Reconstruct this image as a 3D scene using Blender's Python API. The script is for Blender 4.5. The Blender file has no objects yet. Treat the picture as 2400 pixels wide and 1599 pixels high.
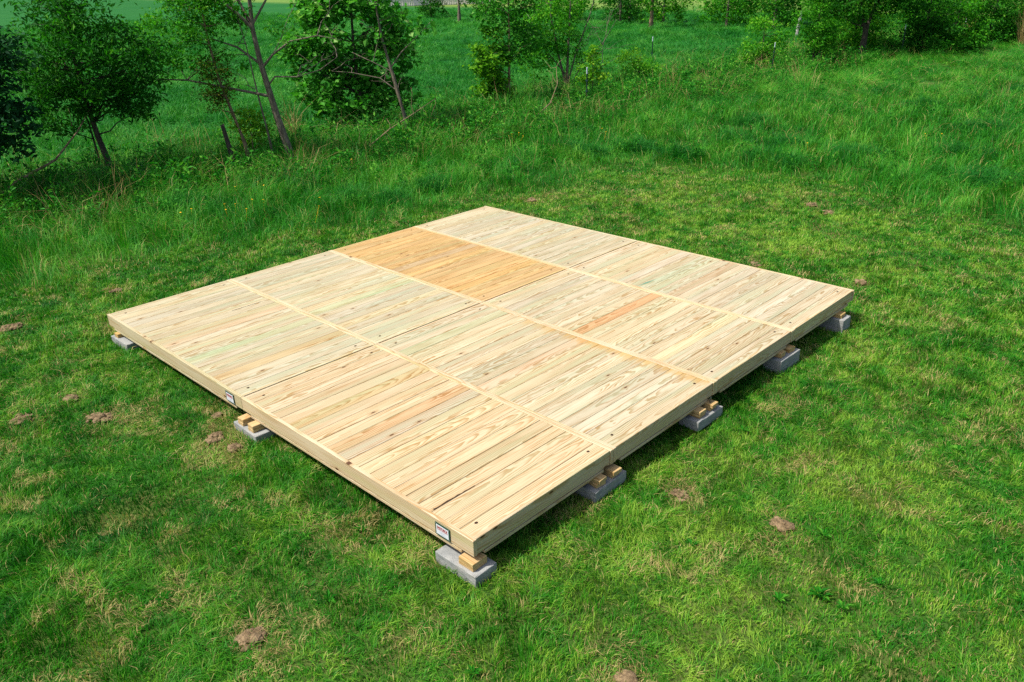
import bpy, math, random
import numpy as np
from mathutils import Matrix, Vector

scene = bpy.context.scene
COL = scene.collection

# ------------------------------------------------------------------ camera
M = [[0.72111119, 0.69229479, -0.02695496],
     [0.26793645, -0.31454566, -0.91064323],
     [-0.63891213, 0.64945281, -0.4123134]]
CAM = Vector((9.292903, -2.82789152, 3.37532511))
cd = bpy.data.cameras.new('camera')
cam = bpy.data.objects.new('camera', cd)
COL.objects.link(cam)
cam.matrix_world = Matrix(((M[0][0], -M[1][0], -M[2][0], CAM.x),
                           (M[0][1], -M[1][1], -M[2][1], CAM.y),
                           (M[0][2], -M[1][2], -M[2][2], CAM.z), (0, 0, 0, 1)))
cd.sensor_fit = 'HORIZONTAL'; cd.sensor_width = 36.0; cd.lens = 1871.886 / 2400 * 36
cd.clip_start = 0.1; cd.clip_end = 2000
scene.camera = cam

# ------------------------------------------------------------------ sky and sun
to_sun = Vector((-0.30, -0.52, 1.0)).normalized()
world = bpy.data.worlds.new('World'); scene.world = world; world.use_nodes = True
wn = world.node_tree.nodes; wl = world.node_tree.links
sky = wn.new('ShaderNodeTexSky'); sky.sky_type = 'NISHITA'; sky.sun_disc = False; sky.dust_density = 3.0; sky.ozone_density = 0.6
sky.sun_elevation = math.asin(to_sun.z)
sky.sun_rotation = math.atan2(to_sun.x, to_sun.y)
wl.new(sky.outputs[0], wn['Background'].inputs[0])
wn['Background'].inputs[1].default_value = 0.125
sd = bpy.data.lights.new('sun', 'SUN'); sd.energy = 4.3; sd.angle = math.radians(0.53); sd.color = (1.0, 0.965, 0.90)
sun = bpy.data.objects.new('sun', sd); COL.objects.link(sun)
sun.rotation_euler = to_sun.to_track_quat('Z', 'Y').to_euler(); sun.location = (0, 0, 20)
scene.view_settings.view_transform = 'Standard'; scene.view_settings.look = 'None'
scene.view_settings.exposure = 0.55; scene.view_settings.gamma = 1.0
scene.view_settings.use_curve_mapping = False
scene.cycles.use_denoising = False
scene.cycles.max_bounces = 4; scene.cycles.diffuse_bounces = 3; scene.cycles.transmission_bounces = 3

rng = np.random.default_rng(7)
random.seed(7)

# ------------------------------------------------------------------ helpers
def tag(o, label=None, cat=None, group=None, kind=None):
    if label: o['label'] = label
    if cat: o['category'] = cat
    if group: o['group'] = group
    if kind: o['kind'] = kind
    return o

def link(name, data, parent=None, loc=(0, 0, 0), rot=(0, 0, 0), mat=None):
    o = bpy.data.objects.new(name, data); COL.objects.link(o)
    o.location = loc; o.rotation_euler = rot
    if parent is not None: o.parent = parent
    if mat is not None and data is not None and not data.materials: data.materials.append(mat)
    return o

def empty(name, loc=(0, 0, 0), rz=0):
    o = bpy.data.objects.new(name, None); COL.objects.link(o)
    o.location = loc; o.rotation_euler = (0, 0, rz); o.empty_display_size = 0.1
    return o

def mesh_from(name, verts, faces, mat=None, tint=None, smooth=False):
    me = bpy.data.meshes.new(name)
    me.from_pydata([tuple(v) for v in verts], [], [tuple(f) for f in faces])
    if tint is not None:
        a = me.attributes.new('tint', 'FLOAT', 'POINT'); a.data.foreach_set('value', np.asarray(tint, dtype=np.float32))
    if smooth: me.polygons.foreach_set('use_smooth', [True] * len(me.polygons))
    if mat: me.materials.append(mat)
    me.update()
    return me

def lattice(ix, iy, seed):
    h = np.sin(ix * 127.1 + iy * 311.7 + seed * 74.7) * 43758.5453
    return h - np.floor(h)

def vnoise(x, y, seed=0):
    x = np.asarray(x, float); y = np.asarray(y, float)
    ix = np.floor(x); iy = np.floor(y); fx = x - ix; fy = y - iy
    fx = fx * fx * (3 - 2 * fx); fy = fy * fy * (3 - 2 * fy)
    a = lattice(ix, iy, seed); b = lattice(ix + 1, iy, seed); c = lattice(ix, iy + 1, seed); d = lattice(ix + 1, iy + 1, seed)
    return (a * (1 - fx) + b * fx) * (1 - fy) + (c * (1 - fx) + d * fx) * fy

def ground_z(x, y):
    x = np.asarray(x, float); y = np.asarray(y, float)
    z = -0.328 - 0.035 * np.tanh((x - 3) / 4) - 0.045 * np.tanh((y - 3) / 4)
    d = np.hypot(x - 3, y - 3)
    amp = np.clip((d - 5.0) / 8, 0, 1)
    z = z + amp * 0.22 * (vnoise(x / 5.0, y / 5.0, 3) - 0.5) + 0.03 * (vnoise(x / 0.7, y / 0.7, 5) - 0.5) * np.clip((d - 1) / 3, 0.3, 1)
    far = np.clip((d - 60) / 200, 0, 1)
    return z * (1 - far) - 0.3 * far

def gz(x, y): return float(ground_z(x, y))

# ------------------------------------------------------------------ material helpers
class N:
    def __init__(s, name):
        s.m = bpy.data.materials.new(name); s.m.use_nodes = True
        s.t = s.m.node_tree; s.t.nodes.clear()
        s.out = s.t.nodes.new('ShaderNodeOutputMaterial')
    def n(s, typ, **kw):
        nd = s.t.nodes.new(typ)
        for k, v in kw.items():
            setattr(nd, k, v)
        return nd
    def l(s, a, b): s.t.links.new(a, b)
    def put(s, sock, v):
        if isinstance(v, (int, float)): sock.default_value = v
        elif isinstance(v, (tuple, list)):
            sock.default_value = (*v, 1.0) if len(v) == 3 and len(sock.default_value) == 4 else v
        else: s.l(v, sock)
    def math(s, op, a, b=0.0, c=None, clamp=False):
        nd = s.n('ShaderNodeMath', operation=op, use_clamp=clamp)
        s.put(nd.inputs[0], a); s.put(nd.inputs[1], b)
        if c is not None: s.put(nd.inputs[2], c)
        return nd.outputs[0]
    def mix(s, f, a, b, blend='MIX'):
        nd = s.n('ShaderNodeMix', data_type='RGBA', blend_type=blend)
        s.put(nd.inputs[0], f); s.put(nd.inputs[6], a); s.put(nd.inputs[7], b)
        return nd.outputs[2]
    def noise(s, vec, scale, detail=2.0, rough=0.5, dist=0.0, dim='3D'):
        nd = s.n('ShaderNodeTexNoise', noise_dimensions=dim)
        if vec is not None: s.l(vec, nd.inputs['Vector'])
        nd.inputs['Scale'].default_value = scale; nd.inputs['Detail'].default_value = detail
        nd.inputs['Roughness'].default_value = rough; nd.inputs['Distortion'].default_value = dist
        return nd.outputs[0]
    def ramp(s, f, lo, hi):
        nd = s.n('ShaderNodeMapRange', interpolation_type='SMOOTHSTEP')
        s.put(nd.inputs[0], f); nd.inputs[1].default_value = lo; nd.inputs[2].default_value = hi
        return nd.outputs[0]
    def bump(s, h, strength=0.3, dist=0.005):
        nd = s.n('ShaderNodeBump'); nd.inputs['Strength'].default_value = strength; nd.inputs['Distance'].default_value = dist
        s.l(h, nd.inputs['Height']); return nd.outputs[0]
    def bsdf(s, color, rough=0.7, spec=0.3, normal=None, metal=0.0):
        b = s.n('ShaderNodeBsdfPrincipled')
        s.put(b.inputs['Base Color'], color); s.put(b.inputs['Roughness'], rough)
        b.inputs['Specular IOR Level'].default_value = spec; b.inputs['Metallic'].default_value = metal
        if normal is not None: s.l(normal, b.inputs['Normal'])
        return b.outputs[0]
    def done(s, sh): s.l(sh, s.out.inputs[0]); return s.m

def simple(name, color, rough=0.6, spec=0.3, var=0.12, scale=30.0, metal=0.0):
    k = N(name); g = k.n('ShaderNodeTexCoord').outputs['Object']
    f = k.noise(g, scale, 4, 0.6)
    c2 = tuple(max(0, c * (1 - var * 2)) for c in color)
    return k.done(k.bsdf(k.mix(f, c2, tuple(min(1, c * (1 + var)) for c in color)), rough, spec, k.bump(f, 0.2, 0.003), metal))

def pine_material(name, light, late, green, greenamt, knot_at=0.972, knots=True):
    k = N(name)
    oc = k.n('ShaderNodeTexCoord').outputs['Object']
    oi = k.n('ShaderNodeObjectInfo')
    wnz = k.n('ShaderNodeTexWhiteNoise', noise_dimensions='1D'); k.l(oi.outputs['Random'], wnz.inputs['W'])
    sc = k.n('ShaderNodeSeparateColor'); k.l(wnz.outputs['Color'], sc.inputs[0])
    r1, r2, r3 = sc.outputs[0], sc.outputs[1], sc.outputs[2]
    off = k.n('ShaderNodeCombineXYZ')
    k.l(k.math('MULTIPLY', r1, 37.0), off.inputs[0]); k.l(k.math('MULTIPLY', r2, 53.0), off.inputs[1]); k.l(k.math('MULTIPLY', r3, 71.0), off.inputs[2])
    def sv(sx, sy, sz):
        m = k.n('ShaderNodeVectorMath', operation='MULTIPLY'); k.l(oc, m.inputs[0]); m.inputs[1].default_value = (sx, sy, sz)
        a = k.n('ShaderNodeVectorMath', operation='ADD'); k.l(m.outputs[0], a.inputs[0]); k.l(off.outputs[0], a.inputs[1])
        return a.outputs[0]
    xyz = k.n('ShaderNodeSeparateXYZ'); k.l(oc, xyz.inputs[0]); x, y, z = xyz.outputs
    wob = k.math('SUBTRACT', k.noise(sv(7, 2.0, 7), 1.0, 2.0, 0.5), 0.5)
    wob2 = k.math('SUBTRACT', k.noise(sv(16, 4.5, 16), 1.0, 2.0, 0.5), 0.5)
    cx = k.math('MULTIPLY', k.math('SUBTRACT', r1, 0.5), 0.17)
    ax = k.math('ADD', k.math('SUBTRACT', x, cx), k.math('MULTIPLY', wob, 0.05))
    tilt = k.math('MULTIPLY', k.math('SUBTRACT', r2, 0.5), 0.16)
    az = k.math('ADD', k.math('MULTIPLY', y, tilt), k.math('ADD', k.math('MULTIPLY', r3, 0.07), k.math('MULTIPLY', wob2, 0.035)))
    az = k.math('ADD', az, z)
    rr = k.math('SQRT', k.math('ADD', k.math('MULTIPLY', ax, ax), k.math('MULTIPLY', az, az)))
    ring = k.math('FRACT', k.math('MULTIPLY', rr, 70.0))
    ring = k.math('MULTIPLY', k.ramp(ring, 0.25, 0.88), k.math('SUBTRACT', 1.0, k.ramp(ring, 0.9, 1.0)))
    streak = k.noise(sv(55, 1.3, 55), 1.0, 3.0, 0.6)
    fine = k.noise(sv(210, 5.0, 210), 1.0, 2.0, 0.6)
    cloud = k.noise(sv(9, 1.1, 9), 1.0, 2.0, 0.5)
    amp = k.math('MULTIPLY', k.ramp(cloud, 0.30, 0.60), 0.95)
    f = k.math('ADD', k.math('MULTIPLY', ring, k.math('ADD', amp, 0.10)), k.math('MULTIPLY', k.ramp(streak, 0.48, 0.72), 0.55), clamp=True)
    f = k.math('MULTIPLY', f, k.math('ADD', k.math('MULTIPLY', fine, 0.8), 0.6), clamp=True)
    col = k.mix(f, light, late)
    gr = k.noise(sv(11, 0.8, 11), 1.0, 2.0, 0.5)
    col = k.mix(k.math('MULTIPLY', k.ramp(gr, 0.42, 0.75), greenamt), col, green)
    st = k.n('ShaderNodeAttribute'); st.attribute_type = 'OBJECT'; st.attribute_name = 'stain'
    edge = k.math('ADD', y, k.math('MULTIPLY', k.math('SUBTRACT', k.noise(sv(22, 5, 22), 1.0, 3.0, 0.6), 0.5), 0.35))
    col = k.mix(k.math('MULTIPLY', k.math('MULTIPLY', st.outputs['Fac'], k.ramp(edge, 0.56, 0.74)), 0.75), col, (0.40, 0.235, 0.065))
    bs = k.n('ShaderNodeAttribute'); bs.attribute_type = 'OBJECT'; bs.attribute_name = 'blue_streak'
    sl = k.math('ADD', k.math('MULTIPLY', k.math('ABSOLUTE', k.math('ADD', k.math('SUBTRACT', x, k.math('MULTIPLY', y, 0.09)), -0.02)), 26.0), k.math('MULTIPLY', k.math('ABSOLUTE', k.math('ADD', y, 0.55)), 2.6))
    col = k.mix(k.math('MULTIPLY', bs.outputs['Fac'], k.math('SUBTRACT', 1.0, k.ramp(k.math('ADD', sl, k.math('MULTIPLY', streak, 0.5)), 0.45, 0.95))), col, (0.10, 0.20, 0.135))
    col = k.mix(1.0, col, oi.outputs['Color'], 'MULTIPLY')
    if knots:
        v = k.n('ShaderNodeTexVoronoi', voronoi_dimensions='2D'); k.l(sv(9, 3.2, 0), v.inputs['Vector']); v.inputs['Scale'].default_value = 1.0
        vs = k.n('ShaderNodeSeparateColor'); k.l(v.outputs['Color'], vs.inputs[0])
        on = k.math('GREATER_THAN', vs.outputs[0], knot_at)
        kd = k.math('SUBTRACT', 1.0, k.ramp(v.outputs['Distance'], 0.05, 0.10))
        halo = k.math('SUBTRACT', 1.0, k.ramp(v.outputs['Distance'], 0.08, 0.30))
        col = k.mix(k.math('MULTIPLY', k.math('MULTIPLY', on, halo), 0.5), col, late)
        col = k.mix(k.math('MULTIPLY', on, kd), col, (0.09, 0.04, 0.015))
    nm = k.bump(k.math('ADD', f, fine), 0.12, 0.002)
    return k.done(k.bsdf(col, 0.62, 0.25, nm))

PINE = pine_material('pine', (0.462, 0.390, 0.268), (0.280, 0.165, 0.062), (0.345, 0.372, 0.245), 0.6)
PINE_TRIM = pine_material('pine_trim', (0.505, 0.418, 0.290), (0.36, 0.232, 0.105), (0.42, 0.435, 0.22), 0.4, 0.86)

def leaf_material(name, dark, mid, light, transl=0.35, rough=0.6):
    k = N(name)
    at = k.n('ShaderNodeAttribute'); at.attribute_name = 'tint'
    oi = k.n('ShaderNodeObjectInfo')
    f = k.math('ADD', k.math('MULTIPLY', at.outputs['Fac'], 0.9), k.math('MULTIPLY', k.math('SUBTRACT', oi.outputs['Random'], 0.5), 0.25), clamp=True)
    c = k.mix(k.ramp(f, 0.0, 0.55), dark, mid); c = k.mix(k.ramp(f, 0.6, 1.0), c, light)
    b = k.bsdf(c, rough, 0.10)
    t = k.n('ShaderNodeBsdfTranslucent'); k.l(k.mix(1.0, c, (1.0, 1.25, 0.55), 'MULTIPLY'), t.inputs[0])
    ms = k.n('ShaderNodeMixShader'); ms.inputs[0].default_value = transl
    k.l(b, ms.inputs[1]); k.l(t.outputs[0], ms.inputs[2])
    return k.done(ms.outputs[0])

def grass_material(name, dark, mid, light, straw, strawamt, pscale=0.7, transl=0.3, bias=0.0):
    k = N(name)
    at = k.n('ShaderNodeAttribute'); at.attribute_name = 'tint'
    oi = k.n('ShaderNodeObjectInfo')
    pos = k.n('ShaderNodeNewGeometry').outputs['Position']
    big = k.noise(pos, pscale, 3.0, 0.55); med = k.noise(pos, pscale * 4.5, 2.0, 0.5)
    f = k.math('ADD', k.math('MULTIPLY', at.outputs['Fac'], 0.45), k.math('ADD', k.math('MULTIPLY', k.ramp(big, 0.3, 0.7), 0.32), k.math('MULTIPLY', k.ramp(med, 0.3, 0.7), 0.28)))
    f = k.math('ADD', f, k.math('ADD', bias, k.math('MULTIPLY', k.math('SUBTRACT', oi.outputs['Random'], 0.5), 0.22)), clamp=True)
    c = k.mix(k.ramp(f, 0.1, 0.55), dark, mid); c = k.mix(k.ramp(f, 0.5, 0.95), c, light)
    s2 = k.noise(pos, pscale * 2.2, 4.0, 0.62)
    wn_ = k.n('ShaderNodeTexWhiteNoise', noise_dimensions='1D'); k.l(k.math('ADD', at.outputs['Fac'], k.math('MULTIPLY', oi.outputs['Random'], 7.0)), wn_.inputs['W'])
    sf = k.math('MULTIPLY', k.ramp(s2, 0.50, 0.68), 0.75)
    on = k.math('LESS_THAN', wn_.outputs['Value'], k.math('ADD', k.math('MULTIPLY', sf, strawamt), 0.05 * (strawamt > 0)))
    c = k.mix(k.math('MULTIPLY', on, 0.85), c, straw)
    b = k.bsdf(c, 0.5, 0.15)
    t = k.n('ShaderNodeBsdfTranslucent'); k.l(k.mix(1.0, c, (0.9, 1.15, 0.5), 'MULTIPLY'), t.inputs[0])
    ms = k.n('ShaderNodeMixShader'); ms.inputs[0].default_value = transl
    k.l(b, ms.inputs[1]); k.l(t.outputs[0], ms.inputs[2])
    return k.done(ms.outputs[0])

LAWN = grass_material('lawn_blades', (0.004, 0.080, 0.003), (0.034, 0.210, 0.006), (0.23, 0.385, 0.035), (0.46, 0.35, 0.14), 0.42, 0.9)
MEADOW = grass_material('meadow_blades', (0.006, 0.105, 0.005), (0.028, 0.225, 0.009), (0.15, 0.38, 0.032), (0.40, 0.33, 0.11), 0.14, 0.35)
BLUEGRASS = grass_material('dark_green_blades', (0.004, 0.075, 0.006), (0.012, 0.150, 0.013), (0.05, 0.25, 0.022), (0.3, 0.25, 0.1), 0.0, 0.4)
FIELD = grass_material('field_blades', (0.006, 0.108, 0.009), (0.020, 0.195, 0.015), (0.10, 0.32, 0.036), (0.3, 0.27, 0.1), 0.0, 0.12)
STRAW = grass_material('straw_blades', (0.18, 0.115, 0.04), (0.33, 0.23, 0.09), (0.48, 0.36, 0.16), (0.4, 0.3, 0.12), 0.0, 0.8, 0.2)
WEED = leaf_material('weed_leaves', (0.009, 0.10, 0.008), (0.028, 0.21, 0.012), (0.12, 0.34, 0.03))

# ------------------------------------------------------------------ ground sheet
def make_ground():
    xs = np.concatenate([np.linspace(-900, -60, 22)[:-1], np.linspace(-60, -16, 34)[:-1], np.linspace(-16, 14, 121)[:-1], np.linspace(14, 60, 24)[:-1], np.linspace(60, 500, 14)])
    ys = np.concatenate([np.linspace(-400, -30, 14)[:-1], np.linspace(-30, -8, 18)[:-1], np.linspace(-8, 24, 129)[:-1], np.linspace(24, 70, 36)[:-1], np.linspace(70, 900, 24)])
    X, Y = np.meshgrid(xs, ys); Z = ground_z(X, Y)
    V = np.stack([X.ravel(), Y.ravel(), Z.ravel()], 1)
    nx, ny = len(xs), len(ys)
    i, j = np.meshgrid(np.arange(nx - 1), np.arange(ny - 1)); a = (j * nx + i).ravel()
    F = np.stack([a, a + 1, a + 1 + nx, a + nx], 1)
    k = N('soil_and_thatch')
    pos = k.n('ShaderNodeNewGeometry').outputs['Position']
    n1 = k.noise(pos, 1.1, 5, 0.6); n2 = k.noise(pos, 14.0, 4, 0.65); n3 = k.noise(pos, 0.05, 3, 0.5)
    near = k.mix(k.ramp(n1, 0.35, 0.7), (0.020, 0.085, 0.008), (0.075, 0.095, 0.022))
    near = k.mix(k.math('MULTIPLY', k.ramp(n2, 0.4, 0.75), 0.5), near, (0.025, 0.10, 0.010))
    field = k.mix(k.ramp(n3, 0.3, 0.7), (0.009, 0.080, 0.008), (0.018, 0.102, 0.011))
    field = k.mix(k.math('MULTIPLY', n2, 0.5), field, (0.008, 0.13, 0.03))
    sx = k.n('ShaderNodeSeparateXYZ'); k.l(pos, sx.inputs[0])
    fm = k.math('SUBTRACT', 1.0, k.ramp(sx.outputs[0], -14.0, -9.5))
    # dry hay meadow beyond the far row of trees
    hay = k.mix(k.ramp(n3, 0.3, 0.7), (0.09, 0.19, 0.028), (0.16, 0.21, 0.045))
    dist = k.math('ADD', k.math('MULTIPLY', sx.outputs[0], 0.25), sx.outputs[1])
    hm = k.ramp(dist, 60.0, 72.0)
    col = k.mix(fm, near, field); col = k.mix(hm, col, hay)
    k.done(k.bsdf(col, 0.95, 0.1, k.bump(n2, 0.5, 0.03)))
    o = link('ground', mesh_from('ground', V, F, k.m, smooth=True))
    tag(o, kind='structure'); return o
make_ground()

# ------------------------------------------------------------------ deck
W, L = 1.524, 3.048       # one panel
T = 0.034                 # rail thickness
NP = 21
lum_cache = {}
def box_bevel(w, l, t, b, lip=0.0):
    # lumber: grain along local y, centred, chamfered long edges and slightly eased ends
    hw, hl, ht = w / 2, l / 2, t / 2
    prof = [(-hw + b, -ht), (hw - b, -ht), (hw, -ht + b), (hw, ht - b), (hw - b, ht), (-hw + b, ht), (-hw, ht - b), (-hw, -ht + b)]
    if lip: prof = [(-hw, -ht), (hw + lip, -ht), (hw + lip, ht - .006), (hw, ht - .0065), (hw, ht - b), (hw - b, ht), (-hw + b, ht), (-hw, ht - b)]
    e = min(b, 0.002)
    V = []; rows = [(-hl, 1 - 2 * e / w), (-hl + e, 1.0), (hl - e, 1.0), (hl, 1 - 2 * e / w)]
    for yy, s in rows:
        for px, pz in prof: V.append((px * s, yy, pz * (1 - (1 - s) * w / t)))
    F = []
    for r in range(3):
        for q in range(8):
            a = r * 8 + q; b2 = r * 8 + (q + 1) % 8
            F.append((a, b2, b2 + 8, a + 8))
    F.append(tuple(range(8)[::-1])[::1]); F.append(tuple(range(24, 32)))
    return V, [f[::-1] for f in F]
def lumber_mesh(w, l, t, b=0.002, mat=None, lip=0.0):
    key = (round(w, 4), round(l, 4), round(t, 4), b, mat.name, lip)
    if key not in lum_cache:
        V, F = box_bevel(w, l, t, b, lip)
        lum_cache[key] = mesh_from('lumber', V, F, mat)
    return lum_cache[key]
def lumber(name, w, l, t, loc, rotz=0, tint=(1, 1, 1), parent=None, b=0.002, mat=None, lip=0.0):
    o = link(name, lumber_mesh(w, l, t, b, mat or PINE, lip), parent, loc, (0, 0, rotz))
    o.color = (*tint, 1.0)
    return o

PAINT_GREEN = simple('plate_green', (0.012, 0.055, 0.035), 0.5, 0.4, 0.1)
PAINT_WHITE = simple('plate_white', (0.58, 0.60, 0.63), 0.45, 0.4, 0.03)
PAINT_RED = simple('plate_red', (0.33, 0.025, 0.02), 0.5, 0.3, 0.05)
PAINT_GREY = simple('plate_grey', (0.33, 0.35, 0.40), 0.5, 0.3, 0.05)
STEEL = simple('dull_steel', (0.20, 0.20, 0.19), 0.45, 0.5, 0.2, 60, 0.8)
HOLE_SHADE_BARK = simple('hole_shade_bark', (0.045, 0.022, 0.010), 0.7, 0.2, 0.3, 80)  # bark brown, also used to paint the shade in bolt holes

def plain_box(x0, x1, y0, y1, z0, z1):
    V = [(x0, y0, z0), (x1, y0, z0), (x1, y1, z0), (x0, y1, z0), (x0, y0, z1), (x1, y0, z1), (x1, y1, z1), (x0, y1, z1)]
    F = [(0, 3, 2, 1), (4, 5, 6, 7), (0, 1, 5, 4), (1, 2, 6, 5), (2, 3, 7, 6), (3, 0, 4, 7)]
    return V, F
def text_mesh(s, size, mat):
    cu = bpy.data.curves.new('lettering', 'FONT'); cu.body = s; cu.size = size; cu.align_x = 'CENTER'; cu.align_y = 'CENTER'; cu.extrude = 0.0004; cu.offset = 0.0006
    to = bpy.data.objects.new('tmp_text', cu); COL.objects.link(to)
    dg = bpy.context.evaluated_depsgraph_get()
    me = bpy.data.meshes.new_from_object(to.evaluated_get(dg)); me.materials.clear(); me.materials.append(mat)
    bpy.data.objects.remove(to); return me
def sign_plate(parent, x, z):
    # local to a panel: on the outer face y=0, facing -y
    w, h = 0.150, 0.102
    V, F = plain_box(-w / 2, w / 2, -0.004, 0.0, -h / 2, h / 2)
    p = link('sign_plate', mesh_from('sign_plate', V, F, PAINT_GREEN), parent, (x, -0.0005, z))
    V, F = plain_box(-w / 2 + 0.012, w / 2 - 0.012, -0.0052, -0.0042, -h / 2 + 0.012, h / 2 - 0.012)
    link('white_panel', mesh_from('white_panel', V, F, PAINT_WHITE), p)
    t = link('lettering', text_mesh('FASTDECK', 0.0245, PAINT_RED), p, (0, -0.0062, 0.018), (math.pi / 2, 0, 0)); t.scale = (0.92, 1.15, 1)
    V, F = plain_box(-0.054, 0.054, -0.0062, -0.0054, 0.0015, 0.0040)
    link('underline', mesh_from('underline', V, F, PAINT_RED), p)
    for q, (x0, x1) in enumerate(((-0.035, 0.03), (-0.03, 0.035), (-0.028, 0.02), (-0.01, 0.036))):
        zz = -0.009 - q * 0.007
        V, F = plain_box(x0, x1, -0.0058, -0.0054, zz - 0.0011, zz + 0.0011)
        link('small_print', mesh_from('small_print', V, F, PAINT_GREY), p)
    for sx in (-1, 1):
        for sz in (-1, 1):
            V, F = disc(0.004, 8, 0.0015)
            link('nail_head', mesh_from('nail_head', V, F, STEEL), p, (sx * (w / 2 - 0.008), -0.0042, sz * (h / 2 - 0.008)), (math.pi / 2, 0, 0))
def disc(r, n, h):
    V = [(r * math.cos(a * 2 * math.pi / n), r * math.sin(a * 2 * math.pi / n), 0) for a in range(n)]
    V += [(r * .8 * math.cos(a * 2 * math.pi / n), r * .8 * math.sin(a * 2 * math.pi / n), h) for a in range(n)]
    F = [(a, (a + 1) % n, (a + 1) % n + n, a + n) for a in range(n)] + [tuple(range(n, 2 * n)), tuple(range(n))[::-1]]
    return V, F
bv, bf = disc(0.012, 10, 0.0012)
HOLE_SHADE_ME = mesh_from('bolt_hole_shade', bv, bf, HOLE_SHADE_BARK)  # flat dark disc, the shade inside a bolt hole put into its colour

PANEL_LABEL = {
    (1, 0): 'pale pine deck panel at the nearest corner, sign plate just left of that corner',
    (0, 0): 'pale greenish pine deck panel at the left corner, sign plate next to the middle seam',
    (0, 1): 'pale greenish pine deck panel between the left corner panel and the orange panel',
    (1, 1): 'pine deck panel with water-stained far edge, on the right side next to the nearest-corner panel',
    (0, 2): 'orange honey-coloured pine deck panel, the only one of that colour',
    (1, 2): 'pale pine deck panel with one salmon plank, beside the orange panel on its right',
    (0, 3): 'pale pine deck panel at the farthest corner, behind the orange panel',
    (1, 3): 'pale pine deck panel at the right corner, one plank with a blue-green streak',
}
special = {  # (i,j,k) : tint
    (1, 2, 9): (1.0, 0.72, 0.50), (1, 0, 9): (1.0, 0.80, 0.62), (1, 3, 7): (0.92, 1.01, 0.97), (1, 3, 8): (0.90, 1.0, 0.92), (1, 3, 10): (0.90, 0.84, 0.76),
    (0, 0, 13): (0.85, 0.99, 0.86), (0, 0, 9): (1.02, 0.94, 0.86), (0, 1, 12): (0.86, 1.02, 0.86), (0, 0, 17): (0.92, 0.85, 0.66), (1, 0, 5): (0.93, 0.84, 0.62),
    (1, 1, 10): (1.03, 0.93, 0.86), (0, 2, 9): (0.84, 0.72, 0.55), (1, 1, 2): (0.88, 1.0, 0.88),
}
RUN_ROT = Matrix(((0, 1, 0), (0, 0, 1), (1, 0, 0))).to_euler()
plen = W - 2 * T - 0.006
pitch = (L - 2 * T) / NP
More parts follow.
